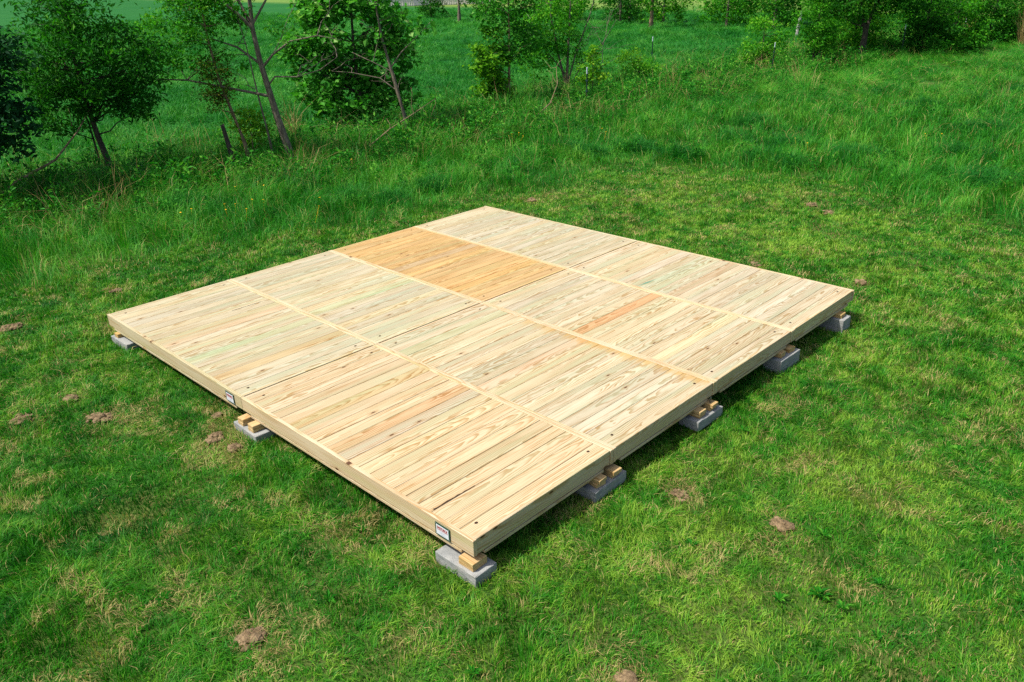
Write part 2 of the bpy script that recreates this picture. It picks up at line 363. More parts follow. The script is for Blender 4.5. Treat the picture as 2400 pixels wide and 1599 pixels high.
for i in range(2):
    for j in range(4):
        root = empty('deck_panel', (i * L, j * W, 0))
        tag(root, PANEL_LABEL[(i, j)], 'deck panel', 'deck panels laid as one platform')
        orange = (i, j) == (0, 2)
        if orange: base = np.array((1.0, 0.79, 0.49))
        elif i == 0: base = np.array((0.95, 0.98, 0.93))
        elif j == 0: base = np.array((1.03, 0.97, 0.87))
        else: base = np.array((0.98, 0.985, 0.93))
        wide = 0.0055 if (i, j) == (1, 0) else 0.0022
        for q in range(NP):
            v = rng.normal(0, 0.05); hue = rng.normal(0, 0.03)
            t = base * (1 + v) * np.array((1 + hue * .5, 1, 1 - hue * 1.5))
            if (i, j, q) in special: t = np.array(special[(i, j, q)])
            gap = wide if rng.random() < 0.55 else 0.0016
            o = lumber('plank', pitch - gap, plen, 0.03, (T + pitch * (q + .5) + rng.normal(0, .0001), W / 2, -0.0175 + rng.normal(0, 0.0007)), 0, tuple(np.clip(t, 0, 1.12)), root, 0.003, None, gap - .0008)
            if (i, j) == (1, 1) and q >= 5: o['stain'] = 1.0 if q > 8 else .6
            elif (i, j, q) == (1, 3, 7): o['blue_streak'] = 1.0
            elif rng.random() < 0.5: o.rotation_euler[2] = math.pi
            if (i, j, q) in ((1, 0, 17), (0, 0, 6)):
                # dark bark edge left along the plank
                ya, yb = ((-.70, -.30) if q == 17 else (.25, .62)); nseg = 12; VV = []; FF = []
                for e in range(nseg + 1):
                    yy_ = ya + (yb - ya) * e / nseg; ww = (.006 + .010 * (1 - e / nseg if q == 17 else .3)) * random.uniform(.35, 1.1)
                    VV += [(pitch / 2 - .004 - ww, yy_, .0156), (pitch / 2 - .003, yy_, .0156)]
                FF = [(2 * e, 2 * e + 1, 2 * e + 3, 2 * e + 2) for e in range(nseg)]
                o.rotation_euler[2] = 0; link('bark_edge', mesh_from('bark_edge', VV, FF, HOLE_SHADE_BARK), o)
        rt = (1.0, 0.97, 0.90) if i else (0.95, 0.98, 0.90)
        if orange: rt = (1.02, 0.86, 0.62)
        for s in (0, 1):
            tt = tuple(np.array(rt) * (1 + rng.normal(0, .03)))
            if orange and s == 0: tt = (0.98, 0.95, 0.86)
            yy = T / 2 + 0.002 if s == 0 else W - T / 2 - 0.002
            lumber('runner', 0.13, L - 0.005, T - 0.001, (L / 2, yy, -0.064), 0, tt, root, 0.003, PINE_TRIM).rotation_euler = RUN_ROT
            # recessed strip under the runner
            yy2 = 0.023 if s == 0 else W - 0.023
            lumber('bottom_strip', 0.034, L - 0.26, 0.025, (L / 2, yy2, -0.151), math.pi / 2, tt, root, 0.002, PINE_TRIM)
        for s in (0, 1):
            xx = T / 2 + 0.002 if s == 0 else L - T / 2 - 0.002
            o = lumber('side_rail', 0.13, W - 2 * T - 0.008, T - 0.001, (xx - (0.007 if s else -0.007), W / 2, -0.0652), 0, tuple(np.array(rt) * (1 + rng.normal(0, .03))), root, 0.003, PINE_TRIM)
            o.rotation_euler = (0, math.pi / 2, 0)
            xx2 = 0.027 if s == 0 else L - 0.027
            lumber('bottom_strip', 0.034, W - 0.22, 0.025, (xx2, W / 2, -0.151), 0, tuple(np.array(rt) * .98), root, 0.002, PINE_TRIM)
        for fx in (0.34, 0.67):
            o = lumber('joist', 0.09, W - 2 * T - 0.01, 0.034, (L * fx, W / 2, -0.079), 0, rt, root, 0.002, PINE_TRIM); o.rotation_euler = (0, math.pi / 2, 0)
        for bx, by in ((0.13, 0.16), (L - 0.13, 0.16), (0.13, W - 0.16), (L - 0.13, W - 0.16)):
            o = link('bolt_hole_shade', HOLE_SHADE_ME, root, (bx + rng.normal(0, .008), by + rng.normal(0, .008), -0.0016)); o.scale = (1, 1.2, 1)
        if (i, j) == (1, 0): sign_plate(root, 5.79 - L, -0.072)
        if (i, j) == (0, 0): sign_plate(root, 2.84, -0.072)

# ------------------------------------------------------------------ concrete blocks, wood shims
kc = N('concrete')
oc = kc.n('ShaderNodeTexCoord').outputs['Object']
a1 = kc.noise(oc, 9, 4, 0.6); a2 = kc.noise(oc, 130, 3, 0.7)
cc = kc.mix(kc.ramp(a1, .3, .7), (0.215, 0.222, 0.215), (0.32, 0.32, 0.30)); cc = kc.mix(kc.math('MULTIPLY', kc.ramp(a2, .45, .7), .7), cc, (0.12, 0.125, 0.115)); cc = kc.mix(kc.math('MULTIPLY', kc.ramp(kc.noise(oc, 4.0, 3, .6), .55, .75), .5), cc, (0.17, 0.145, 0.105))
CONC = kc.done(kc.bsdf(cc, 0.9, 0.2, kc.bump(a2, 0.5, 0.003)))
def block_mesh(seed):
    # solid cap block 0.406 x 0.203 x 0.095 with eased, slightly chipped edges
    r = random.Random(seed)
    nx, ny, nz = 12, 6, 4; b = 0.0035
    lx, ly, lz = .406, .203, .095
    import bmesh
    bm = bmesh.new()
    bmesh.ops.create_cube(bm, size=1.0)
    bmesh.ops.scale(bm, vec=(lx, ly, lz), verts=bm.verts)
    bmesh.ops.bevel(bm, geom=bm.edges[:], offset=b, segments=1, affect='EDGES')
    bmesh.ops.subdivide_edges(bm, edges=[e for e in bm.edges if e.calc_length() > .05], cuts=5, use_grid_fill=True)
    for v in bm.verts:
        k = 0.0012
        v.co += Vector((r.uniform(-k, k), r.uniform(-k, k), r.uniform(-k, k)))
        near = sum(abs(abs(c) - h) < .012 for c, h in zip(v.co, (lx / 2, ly / 2, lz / 2)))
        if near >= 2 and r.random() < .16: v.co *= 0.982
    me = bpy.data.meshes.new('concrete_block'); bm.to_mesh(me); bm.free(); me.materials.append(CONC); return me
BOT = -0.1635
def block(x, y, ztop, rz, label):
    o = link('concrete_block', block_mesh(int(x * 13 + y * 7 + ztop * 100)), None, (x, y, ztop - 0.0475), (0, 0, rz))
    return tag(o, label, 'concrete block', 'concrete blocks under the deck')
def shim(x, y, ztop, w, l, t, rz, label, tint=(0.94, 0.80, 0.56)):
    o = lumber('wood_shim', w, l, t, (x, y, ztop - t / 2), rz, tint, None, 0.003, PINE_TRIM)
    return tag(o, label, 'wood shim', 'wood offcuts between deck and blocks')
BLOCKS = []
D = 6.096
H90 = math.pi / 2
# nearest corner: block long side along x
zt = BOT - 0.062
block(5.958, 0.046, zt, 0.0, 'pale grey block under the nearest corner of the deck'); BLOCKS.append((5.958, 0.046, .203, .102))
shim(6.043, 0.036, BOT - .0005, .135, .14, .031, H90, 'upper wood offcut between nearest deck corner and its block')
shim(6.041, 0.037, BOT - .032, .135, .14, .030, H90 + 0.02, 'lower wood offcut lying on the block under the nearest deck corner')
# middle of the front edge
zt = BOT - .066
block(3.205, 0.012, zt, -0.02, 'pale block half sunk in grass under the middle of the left front edge'); BLOCKS.append((3.205, 0.012, .203, .102))
for dx, nm in ((-0.095, 'left'), (0.085, 'right')):
    shim(3.205 + dx, 0.03, BOT - .0005, .092, .2, .033, 0.03 * (1 if dx < 0 else -1), 'upper offcut of the %s pair under the middle of the left front edge' % nm)
    shim(3.205 + dx, 0.028, BOT - .034, .092, .2, .032, 0.0, 'lower offcut of the %s pair under the middle of the left front edge' % nm, (0.96, .84, .6))
# left corner
zt = BOT - .045
block(0.345, 0.05, zt, 0.03, 'pale block mostly sunk in grass under the left corner of the deck'); BLOCKS.append((0.345, 0.05, .203, .102))
shim(0.24, 0.05, BOT - .0005, .09, .16, .022, 0.0, 'upper thin offcut on the block at the left corner of the deck', (.9, .7, .42))
shim(0.24, 0.05, BOT - .023, .09, .16, .022, 0.02, 'lower thin offcut on the block at the left corner of the deck', (.88, .68, .4))
# right edge seams
def pair(y, x, lab, th, n=2):
    for dy, nm in ((-0.09, 'nearer'), (0.09, 'farther')):
        z = BOT - .0005
        for q in range(n):
            shim(x + 0.02 * (q == 0) * (0.3 if dy < 0 else 1) - .012, y + dy, z, .1, .17, th, H90 + rng.normal(0, .05), '%s offcut of the %s pair under %s' % (('upper', 'lower')[q] if n == 2 else 'single', nm, lab), (.95, .80, .54))
            z -= th + .0008
zt = BOT - .066
block(6.052, 1.425, zt, H90 + 0.02, 'dark grey single block under the first right-edge seam from the nearest corner'); BLOCKS.append((6.052, 1.425, .102, .203))
pair(1.425, 6.06, 'the first right-edge seam from the nearest corner', .032)
block(6.076, 2.86, zt, H90 - 0.01, 'grey single block under the second right-edge seam from the nearest corner'); BLOCKS.append((6.076, 2.86, .102, .203))
pair(2.86, 6.07, 'the second right-edge seam from the nearest corner', .032)
zt3 = BOT - .052
block(6.062, 4.43, zt3, H90 - 0.015, 'upper of two stacked blocks under the third right-edge seam'); BLOCKS.append((6.062, 4.43, .102, .203))
block(6.064, 4.43, zt3 - .0955, H90 - 0.010, 'lower of two stacked blocks under the third right-edge seam')
pair(4.43, 6.04, 'the third right-edge seam from the nearest corner', .051, 1)
zt4 = BOT - .045
block(5.995, 5.72, zt4, 0.0, 'upper of two stacked blocks under the right corner of the deck'); BLOCKS.append((5.995, 5.72, .203, .102))
block(5.997, 5.72, zt4 - .0955, 0.01, 'lower of two stacked blocks under the right corner of the deck')
for q, nm in enumerate(('top', 'middle', 'bottom')):
    shim(6.075, 5.72, BOT - .0005 - q * .015, .12, .15, .0145, H90 + q * .04, '%s thin offcut of the three at the right corner of the deck' % nm, (.88, .72, .45))
# a short steel rod standing on the farther offcut at the second seam
V, F = disc(0.009, 10, 0.0); V = [(x, y, z * 0) for x, y, z in V[:10]] + [(x, y, .055) for x, y, z in V[:10]]
F = [(a, (a + 1) % 10, (a + 1) % 10 + 10, a + 10) for a in range(10)] + [tuple(range(10, 20)), tuple(range(10))[::-1]]
o = link('steel_rod', mesh_from('steel_rod', V, F, STEEL), None, (6.112, 2.945, BOT - .0003))
tag(o, 'short dark steel rod standing on the offcut under the second right-edge seam', 'rod')

# ------------------------------------------------------------------ instancing stuff by geometry nodes
def blade_mesh(name, n, radius, h, hv, width, bend, mat, seed, clumps=0):
    r = np.random.default_rng(seed)
    ang = r.uniform(0, 2 * np.pi, n); rad = radius * np.sqrt(r.uniform(0, 1, n))
    bx, by = rad * np.cos(ang), rad * np.sin(ang)
    da = r.uniform(0, 2 * np.pi, n); hs = np.ones(n); tc = np.zeros(n)
    if clumps:
        ca_ = r.uniform(0, 2 * np.pi, clumps); cr_ = radius * np.sqrt(r.uniform(0, 1, clumps)); k = r.integers(0, clumps, n)
        sg = radius / math.sqrt(clumps) * .55
        bx = cr_[k] * np.cos(ca_[k]) + r.normal(0, sg, n); by = cr_[k] * np.sin(ca_[k]) + r.normal(0, sg, n)
        da = r.uniform(0, 2 * np.pi, clumps)[k] + r.normal(0, .8, n); hs = r.uniform(.65, 1.25, clumps)[k]; tc = r.normal(0, .16, clumps)[k]
    hh = h * hs * (1 + hv * r.normal(0, 1, n)).clip(0.3, 2.0)
    bd = bend * r.uniform(0.3, 1.6, n)
    ca, sa = np.cos(da), np.sin(da); fa = da + r.uniform(-1.2, 1.2, n) + np.pi / 2
    w = width * r.uniform(.6, 1.4, n); wx, wy = np.cos(fa) * w / 2, np.sin(fa) * w / 2
    V = np.zeros((n, 5, 3))
    V[:, 0] = np.stack([bx - wx, by - wy, -0.01 + 0 * bx], 1); V[:, 1] = np.stack([bx + wx, by + wy, -0.01 + 0 * bx], 1)
    mx, my, mz = bx + ca * hh * bd * .3, by + sa * hh * bd * .3, hh * (.62 - .12 * bd.clip(0, 1.5))
    V[:, 2] = np.stack([mx + wx * .85, my + wy * .85, mz], 1); V[:, 3] = np.stack([mx - wx * .85, my - wy * .85, mz], 1)
    V[:, 4] = np.stack([bx + ca * hh * bd * .95, by + sa * hh * bd * .95, hh * (1 - .38 * bd.clip(0, 1.6))], 1)
    F = []
    for q in range(n):
        b = 5 * q; F.append((b, b + 1, b + 2, b + 3)); F.append((b + 3, b + 2, b + 4))
    tint = np.repeat((r.uniform(0, 1, n) + tc).clip(0, 1), 5)
    return mesh_from(name, V.reshape(-1, 3), F, mat, tint)

def scatter(name, label, cat, meshes, P, rot, scl, idx):
    """one stuff object: many instances of a few small meshes"""
    coll = bpy.data.collections.new(name + '_pieces')
    for q, me in enumerate(meshes):
        ob = bpy.data.objects.new('%s_piece_%02d' % (name, q), me); coll.objects.link(ob)
    me = bpy.data.meshes.new(name); me.vertices.add(len(P)); me.vertices.foreach_set('co', np.asarray(P, np.float32).ravel())
    for an, typ, key, val in (('rot', 'FLOAT_VECTOR', 'vector', rot), ('scl', 'FLOAT_VECTOR', 'vector', scl)):
        a = me.attributes.new(an, typ, 'POINT'); a.data.foreach_set(key, np.asarray(val, np.float32).ravel())
    a = me.attributes.new('idx', 'INT', 'POINT'); a.data.foreach_set('value', np.asarray(idx, np.int32))
    me.update()
    ng = bpy.data.node_groups.new(name + '_nodes', 'GeometryNodeTree')
    ng.interface.new_socket('Geometry', in_out='INPUT', socket_type='NodeSocketGeometry')
    ng.interface.new_socket('Geometry', in_out='OUTPUT', socket_type='NodeSocketGeometry')
    gi = ng.nodes.new('NodeGroupInput'); go = ng.nodes.new('NodeGroupOutput')
    ci = ng.nodes.new('GeometryNodeCollectionInfo'); ci.inputs['Collection'].default_value = coll
    ci.inputs['Separate Children'].default_value = True; ci.inputs['Reset Children'].default_value = True
    ip = ng.nodes.new('GeometryNodeInstanceOnPoints'); ip.inputs['Pick Instance'].default_value = True
    def na(n, t):
        nd = ng.nodes.new('GeometryNodeInputNamedAttribute'); nd.data_type = t; nd.inputs['Name'].default_value = n
        return nd.outputs['Attribute']
    er = ng.nodes.new('FunctionNodeEulerToRotation')
    ng.links.new(na('rot', 'FLOAT_VECTOR'), er.inputs[0]); ng.links.new(er.outputs[0], ip.inputs['Rotation'])
    ng.links.new(na('scl', 'FLOAT_VECTOR'), ip.inputs['Scale']); ng.links.new(na('idx', 'INT'), ip.inputs['Instance Index'])
    ng.links.new(gi.outputs[0], ip.inputs['Points']); ng.links.new(ci.outputs[0], ip.inputs['Instance'])
    ng.links.new(ip.outputs[0], go.inputs[0])
    o = link(name, me)
    md = o.modifiers.new('scatter', 'NODES'); md.node_group = ng
    tag(o, label, cat, kind='stuff')
    return o

BX = np.array([(-3.2, -30), (-3.0, -6), (-2.7, -.4), (-2.4, 1), (-1.9, 2.5), (-1.5, 4.3), (-1.3, 5.4), (-1.4, 6.5), (-1.1, 7.5), (-1.0, 9.1), (-.9, 10.7)])
BY = np.array([(-.9, 10.7), (.3, 11.8), (2.1, 11.7), (3.1, 12.3), (4.6, 11.6), (6.6, 11.4), (30, 11.2)])
def meadow_depth(x, y):
    """metres inside the unmown grass (negative on the mown lawn)"""
    xb = np.interp(y, BX[:, 1], BX[:, 0]); yb = np.interp(x, BY[:, 0], BY[:, 1])
    d1 = xb - x; d2 = y - yb
    d1 = np.where(y > 10.7, (-0.9 - x), d1); d2 = np.where(x < -.9, d1, d2)
    return np.maximum(d1, d2) + (vnoise(x * 1.3, y * 1.3, 11) - .5) * 1.1
MT = np.array(M)
def in_view(x, y, margin=0.08):
    P = np.stack([x, y, ground_z(x, y) + .1], 1) - np.array(CAM)
    c = P @ MT.T
    u = c[:, 0] / c[:, 2] * 1871.886 / 1200; v = c[:, 1] / c[:, 2] * 1871.886 / 799.5
    return (c[:, 2] > .5) & (np.abs(u) < 1 + margin * 2) & (v < 1 + margin * 4) & (v > -1.6)
def points(n, x0, x1, y0, y1): return rng.uniform(x0, x1, n), rng.uniform(y0, y1, n)
def finish(x, y, s, idx, lean=0.12, sz=None):
    n = len(x)
    P = np.stack([x, y, ground_z(x, y)], 1)
    rot = np.stack([rng.normal(0, lean, n), rng.normal(0, lean, n), rng.uniform(0, 2 * np.pi, n)], 1)
    sz = s if sz is None else sz
    return P, rot, np.stack([s, s, sz], 1), idx

# bare or trampled spots (x, y, radius)
BARE = [(1.92, -.88, .17), (1.46, -1.38, .15), (1.33, -.90, .12), (.75, -.99, .22), (3.06, -.30, .13), (3.33, -.27, .10), (5.47, -1.32, .14), (6.59, 1.74, .12), (7.33, 1.93, .13), (7.34, .02, .08),
        (.40, -.68, .15), (-1.2, -.72, .22), (5.69, 7.4, .16), (3.5, 10.68, .22), (3.93, 10.31, .25), (4.31, 9.31, .2), (4.3, 7.16, .16), (3.12, 10.02, .18), (.1, 11.4, .25), (-.5, 7.75, .2),
        (6.40, 3.72, .16), (4.97, -.48, .16), (-1.46, .63, .15), (1.0, 9.0, .22), (2.2, 9.6, .25), (2.1, 8.6, .2), (.4, 9.6, .2)]
def blades_object(name, label, cat, x, y, h, da, bd, width, tint, mat):
    """one stuff mesh: every blade three triangles, rooted on the ground"""
    n = len(x); z = ground_z(x, y)
    ca, sa = np.cos(da), np.sin(da); fa = da + rng.uniform(-1.2, 1.2, n) + np.pi / 2
    w = width * rng.uniform(.6, 1.4, n); wx, wy = np.cos(fa) * w / 2, np.sin(fa) * w / 2
    V = np.empty((n, 5, 3), np.float32)
    V[:, 0] = np.stack([x - wx, y - wy, z - .012], 1); V[:, 1] = np.stack([x + wx, y + wy, z - .012], 1)
    mx, my, mz = x + ca * h * bd * .3, y + sa * h * bd * .3, z + h * (.62 - .12 * bd.clip(0, 1.5))
    V[:, 2] = np.stack([mx + wx * .85, my + wy * .85, mz], 1); V[:, 3] = np.stack([mx - wx * .85, my - wy * .85, mz], 1)
    V[:, 4] = np.stack([x + ca * h * bd * .95, y + sa * h * bd * .95, z + h * (1 - .38 * bd.clip(0, 1.6))], 1)
    b = (np.arange(n) * 5)[:, None]
    F = np.concatenate([b + np.array([[0, 1, 2]]), b + np.array([[0, 2, 3]]), b + np.array([[3, 2, 4]])], 1).astype(np.int32).ravel()
    me = bpy.data.meshes.new(name)
    me.vertices.add(n * 5); me.vertices.foreach_set('co', V.ravel())
    me.loops.add(n * 9); me.loops.foreach_set('vertex_index', F)
    me.polygons.add(n * 3); me.polygons.foreach_set('loop_start', np.arange(n * 3, dtype=np.int32) * 3)
    a = me.attributes.new('tint', 'FLOAT', 'POINT'); a.data.foreach_set('value', np.repeat(tint.clip(0, 1), 5).astype(np.float32))
    me.materials.append(mat); me.update(); me.validate()
    o = link(name, me); tag(o, label, cat, kind='stuff'); return o

def dryness(x, y):
    # worn, drier turf behind the deck and on its right side; lush turf left of it
    g = lambda cx, cy, r: np.exp(-((x - cx) ** 2 + (y - cy) ** 2) / (r * r))
    return (1.0 * g(2.6, 9.6, 2.4) + .8 * g(7.2, 3.0, 1.7) + .6 * g(7.6, .6, 1.3) + .7 * g(5.2, 8.2, 1.8) + .6 * g(.9, -1.0, .6)) * (.5 + vnoise(x / .5, y / .5, 28)) - .55 * g(3.6, -2.0, 2.4)
def lawn():
    x, y = points(2700000, -5.5, 12.5, -5.5, 14.5)
    k = in_view(x, y, .05); x, y = x[k], y[k]
    dist = np.hypot(x - CAM.x, y - CAM.y)
    dens = np.clip((7.5 / dist) ** 1.6, .26, 1.0)
    md = meadow_depth(x, y)
    keep = (rng.random(len(x)) < dens * np.clip(1 - md * 1.4, 0, 1))
    keep &= ~((x > .55) & (x < D - .75) & (y > .55) & (y < D - .55))
    for bx, by, hx, hy in BLOCKS:
        keep &= ~((np.abs(x - bx) < hx + .004) & (np.abs(y - by) < hy + .004))
    x, y, dist = x[keep], y[keep], dist[keep]
    keep = np.ones(len(x), bool)
    for bx, by, br in BARE:
        d = np.hypot(x - bx, y - by) / br + .9 * (vnoise(x * 9, y * 9, 17) - .5)
        keep &= ~((d < .8) & (rng.random(len(x)) < .62))
    x, y, dist = x[keep], y[keep], dist[keep]; n = len(x)
    cl = vnoise(x / .33, y / .33, 21) * .5 + vnoise(x / 1.3, y / 1.3, 22) * .5
    h = .058 * (.55 + .85 * cl) * (.75 + .5 * vnoise(x / .07, y / .07, 23)) * (1 + .28 * rng.normal(0, 1, n)).clip(.35, 1.9)
    corner = np.clip((-1.0 - y) / 1.2, 0, 1) * np.clip((6.2 - x) / 1.2, 0, 1) * np.clip((vnoise(x / .7, y / .7, 31) - .25) * 2.5, 0, 1)
    h = h * (1 + 1.0 * corner)
    under = (x > -.05) & (x < D + .02) & (y > -.02) & (y < D + .05)
    h = np.where(under, np.minimum(h, .07), h)
    da = 12.6 * vnoise(x / .16, y / .16, 24) + rng.normal(0, .9, n)
    bd = (.35 + 1.1 * vnoise(x / .25, y / .25, 25)) * rng.uniform(.4, 1.5, n)
    tint = rng.uniform(0, 1, n) + .5 * (vnoise(x / .09, y / .09, 26) - .5) + .42 * dryness(x, y) - .12
    blades_object('lawn_grass', 'short mown green grass around the wooden deck', 'grass', x, y, h, da, bd, .0047 * np.clip(dist / 7.0, 1, 1.8), tint, LAWN)
    # dead thatch lying in the lawn, thick around the bare spots
    xs, ys = points(5200, -3.0, 12, -5, 12.5)
    k = in_view(xs, ys) & (meadow_depth(xs, ys) < .2) & (vnoise(xs / .6, ys / .6, 41) * .6 + vnoise(xs / 1.9, ys / 1.9, 42) * .4 + .22 * dryness(xs, ys) > .58)
    xs, ys = xs[k], ys[k]
    ex, ey = [], []
    for bx, by, br in BARE:
        a = rng.uniform(0, 6.28, 16); r = br * np.sqrt(rng.uniform(0, 2.4, 16)); ex += list(bx + r * np.cos(a)); ey += list(by + r * np.sin(a))
    xs = np.concatenate([xs, ex]); ys = np.concatenate([ys, ey])
    k = ~((xs > .4) & (xs < D - .3) & (ys > .3) & (ys < D - .3))
    xs, ys = xs[k], ys[k]
    sm = [blade_mesh('thatch', 26, .10, .036, .4, .0034, 2.2, STRAW, 200 + q) for q in range(4)]
    P, rot, sc, idx = finish(xs, ys, .6 + .5 * rng.random(len(xs)), rng.integers(0, 4, len(xs)), .25)
    scatter('dead_grass', 'dry straw coloured grass bits in the lawn', 'dead grass', sm, P, rot, sc, idx)
lawn()

CLUMPS = [(-1.9, 12.8, .7), (-2.2, 11.6, .6), (-3.0, 11.8, .5), (1.0, 13.6, .7), (-.6, 12.9, .7), (.7, 15.5, .6), (2.5, 15.0, .9), (4.4, 16.0, .8), (3.8, 19.0, .8), (1.5, 22.0, .8), (2.2, 24.0, 1.0), (-2.6, 9.3, .6), (-2.6, 7.2, .6), (-4.6, 5.2, .7), (-5.0, 3.2, .7),
          (5.3, 14.0, .9), (6.3, 17.0, .8), (-1.5, 17.5, .6), (3.2, 27, 1.2), (-3.0, 5.6, .4), (6.8, 12.6, .5), (-2.4, 6.0, .4), (1.8, 13.2, .5)]
def meadow():
    x, y = points(10500, -16, 24, -9, 62)
    dist = np.hypot(x - CAM.x, y - CAM.y)
    md = meadow_depth(x, y)
    keep = (md > -.1) & in_view(x, y) & (rng.random(len(x)) < np.clip(1.15 - dist / 90, .35, 1)) & (x > -11.5 + 2 * vnoise(y / 3, y / 5, 9))
    x, y = x[keep], y[keep]; md = md[keep]
    far_ = np.hypot(x - CAM.x, y - CAM.y) > 27; x, y, md = x[far_], y[far_], md[far_]
    n = len(x)
    hgt = .38 + .62 * np.clip(md / 1.6, 0, 1); hgt *= .7 + .6 * vnoise(x / 1.1, y / 1.1, 51)
    wide = 1 + np.clip((np.hypot(x - CAM.x, y - CAM.y) - 18) / 30, 0, 1.2)
    meshes = [blade_mesh('meadow_tuft', 210, .34, .30, .35, .0068, b, MEADOW, 300 + q, 14) for q, b in enumerate((.5, .7, .9, 1.1, .8, 1.3))]
    P, rot, sc, idx = finish(x, y, wide * (.8 + .4 * rng.random(n)), rng.integers(0, 6, n), .16, hgt)
    rot[:, 0] += .22 * (vnoise(x / 2, y / 2, 61) - .5) * 2
    scatter('far_meadow_grass', 'tall unmown grass in the farther meadow up to the bushes', 'grass', meshes, P, rot, sc, idx)
    x, y = points(900000, -11.5, 17, -8, 26)
    dist = np.hypot(x - CAM.x, y - CAM.y); k = in_view(x, y, .05) & (dist < 27.6) & (rng.random(len(x)) < np.clip((14 / dist) ** 1.3, .3, 1))
    x, y, dist = x[k], y[k], dist[k]; md = meadow_depth(x, y); k = (md > -.25) & (rng.random(len(x)) < .35 + md)
    x, y, dist, md = x[k], y[k], dist[k], md[k]; n = len(x)
    h = .30 * (.32 + .68 * np.clip((md + .2) / 1.7, 0, 1)) * (.62 + .5 * vnoise(x / 1.1, y / 1.1, 51) + .35 * vnoise(x / .28, y / .28, 52)) * (1 + .32 * rng.normal(0, 1, n)).clip(.35, 2.0) * (1 + .8 * np.exp(-((x + 7.2) / 2.0) ** 2))
    da = 12.6 * vnoise(x / .45, y / .45, 53) + rng.normal(0, .8, n)
    bd = (.3 + 1.0 * vnoise(x / .6, y / .6, 54)) * rng.uniform(.3, 1.5, n)
    tint = rng.uniform(0, 1, n) + .45 * (vnoise(x / .22, y / .22, 55) - .5)
    blades_object('meadow_grass', 'tall unmown grass behind and left of the deck', 'grass', x, y, h, da, bd, .0068 * np.clip(dist / 14, 1, 1.6), tint, MEADOW)
    cx, cy, ch = [], [], []
    for bx, by, br in CLUMPS:
        br *= .62; m = int(60 * br * br * 2) + 8; a = rng.uniform(0, 6.28, m); r = br * np.sqrt(rng.uniform(0, 1, m))
        cx += list(bx + r * np.cos(a) * 1.2); cy += list(by + r * np.sin(a)); ch += list(1.15 - .5 * r / br)
    cx = np.array(cx); cy = np.array(cy); ch = np.array(ch)
    k = meadow_depth(cx, cy) > -.5; cx, cy, ch = cx[k], cy[k], ch[k]
    m = [blade_mesh('dark_tuft', 48, .15, .34, .3, .0065, b, BLUEGRASS, 330 + q) for q, b in enumerate((.6, .9, 1.2))]
    P, rot, sc, idx = finish(cx, cy, .9 + .3 * rng.random(len(cx)), rng.integers(0, 3, len(cx)), .12, ch)
    scatter('dark_grass_clumps', 'dark blue-green taller grass clumps in the meadow', 'grass', m, P, rot, sc, idx)
    # seed stalks and dry stems through the meadow
    sx, sy = points(6800, -14, 16, -7, 45)
    k = (meadow_depth(sx, sy) > .3) & in_view(sx, sy) & (rng.random(len(sx)) < np.where(np.abs(sx + 7.0) < 2.4, .62, .02))
    sx, sy = sx[k], sy[k]
    m = [blade_mesh('dry_stems', 11, .22, .68, .35, .006, b, STRAW, 350 + q) for q, b in enumerate((.25, .5, .9, 1.3))]
    P, rot, sc, idx = finish(sx, sy, .7 + .6 * rng.random(len(sx)), rng.integers(0, 4, len(sx)), .25)
    scatter('dry_stems', 'dry straw coloured stems along the fence line', 'dead grass', m, P, rot, sc, idx)
meadow()

def field():
    x, y = points(26000, -95, -8, -12, 75)
    dist = np.hypot(x - CAM.x, y - CAM.y)
    keep = in_view(x, y) & (x < -8.8 - 2 * vnoise(y / 3, y / 5, 9)) & (rng.random(len(x)) < np.clip(32 / dist, .10, 1.0) ** 1.3) & (.25 * x + y < 66)
    x, y = x[keep], y[keep]; n = len(x); dist = dist[keep]
    wide = 1.1 + np.clip((dist - 20) / 35, 0, 2.2)
    meshes = [blade_mesh('field_tuft', 190, .50, .26, .3, .011, b, FIELD, 400 + q, 16) for q, b in enumerate((.5, .8, 1.0, 1.2))]
    P, rot, sc, idx = finish(x, y, wide, rng.integers(0, 4, n), .12, .75 + .5 * vnoise(x / 3, y / 3, 71))
    scatter('field_grass', 'even blue-green hay grass in the field beyond the trees', 'grass', meshes, P, rot, sc, idx)
field()

# ------------------------------------------------------------------ leaves, trees and shrubs
def leaves_np(centres, size, r, up=0.5, aspect=.5, droop=0.25):
    n = len(centres)
    d = r.normal(0, 1, (n, 3)); d[:, 2] = d[:, 2] * .5 - droop; d /= np.linalg.norm(d, axis=1)[:, None]
    nn = r.normal(0, 1, (n, 3)); nn[:, 2] = np.abs(nn[:, 2]) + up
    s = np.cross(d, nn); s /= np.linalg.norm(s, axis=1)[:, None] + 1e-9
    nn = np.cross(s, d)
    L_ = size * r.uniform(.6, 1.35, n)[:, None]; w = L_ * aspect
    V = np.zeros((n, 4, 3))
    V[:, 0] = centres; V[:, 1] = centres + d * L_ * .45 + s * w * .5 + nn * w * .12
    V[:, 2] = centres + d * L_ - nn * L_ * .10; V[:, 3] = centres + d * L_ * .45 - s * w * .5 + nn * w * .12
    b = np.arange(n) * 4
    F = np.concatenate([np.stack([b, b + 1, b + 2], 1), np.stack([b, b + 2, b + 3], 1)])
    return V.reshape(-1, 3), F
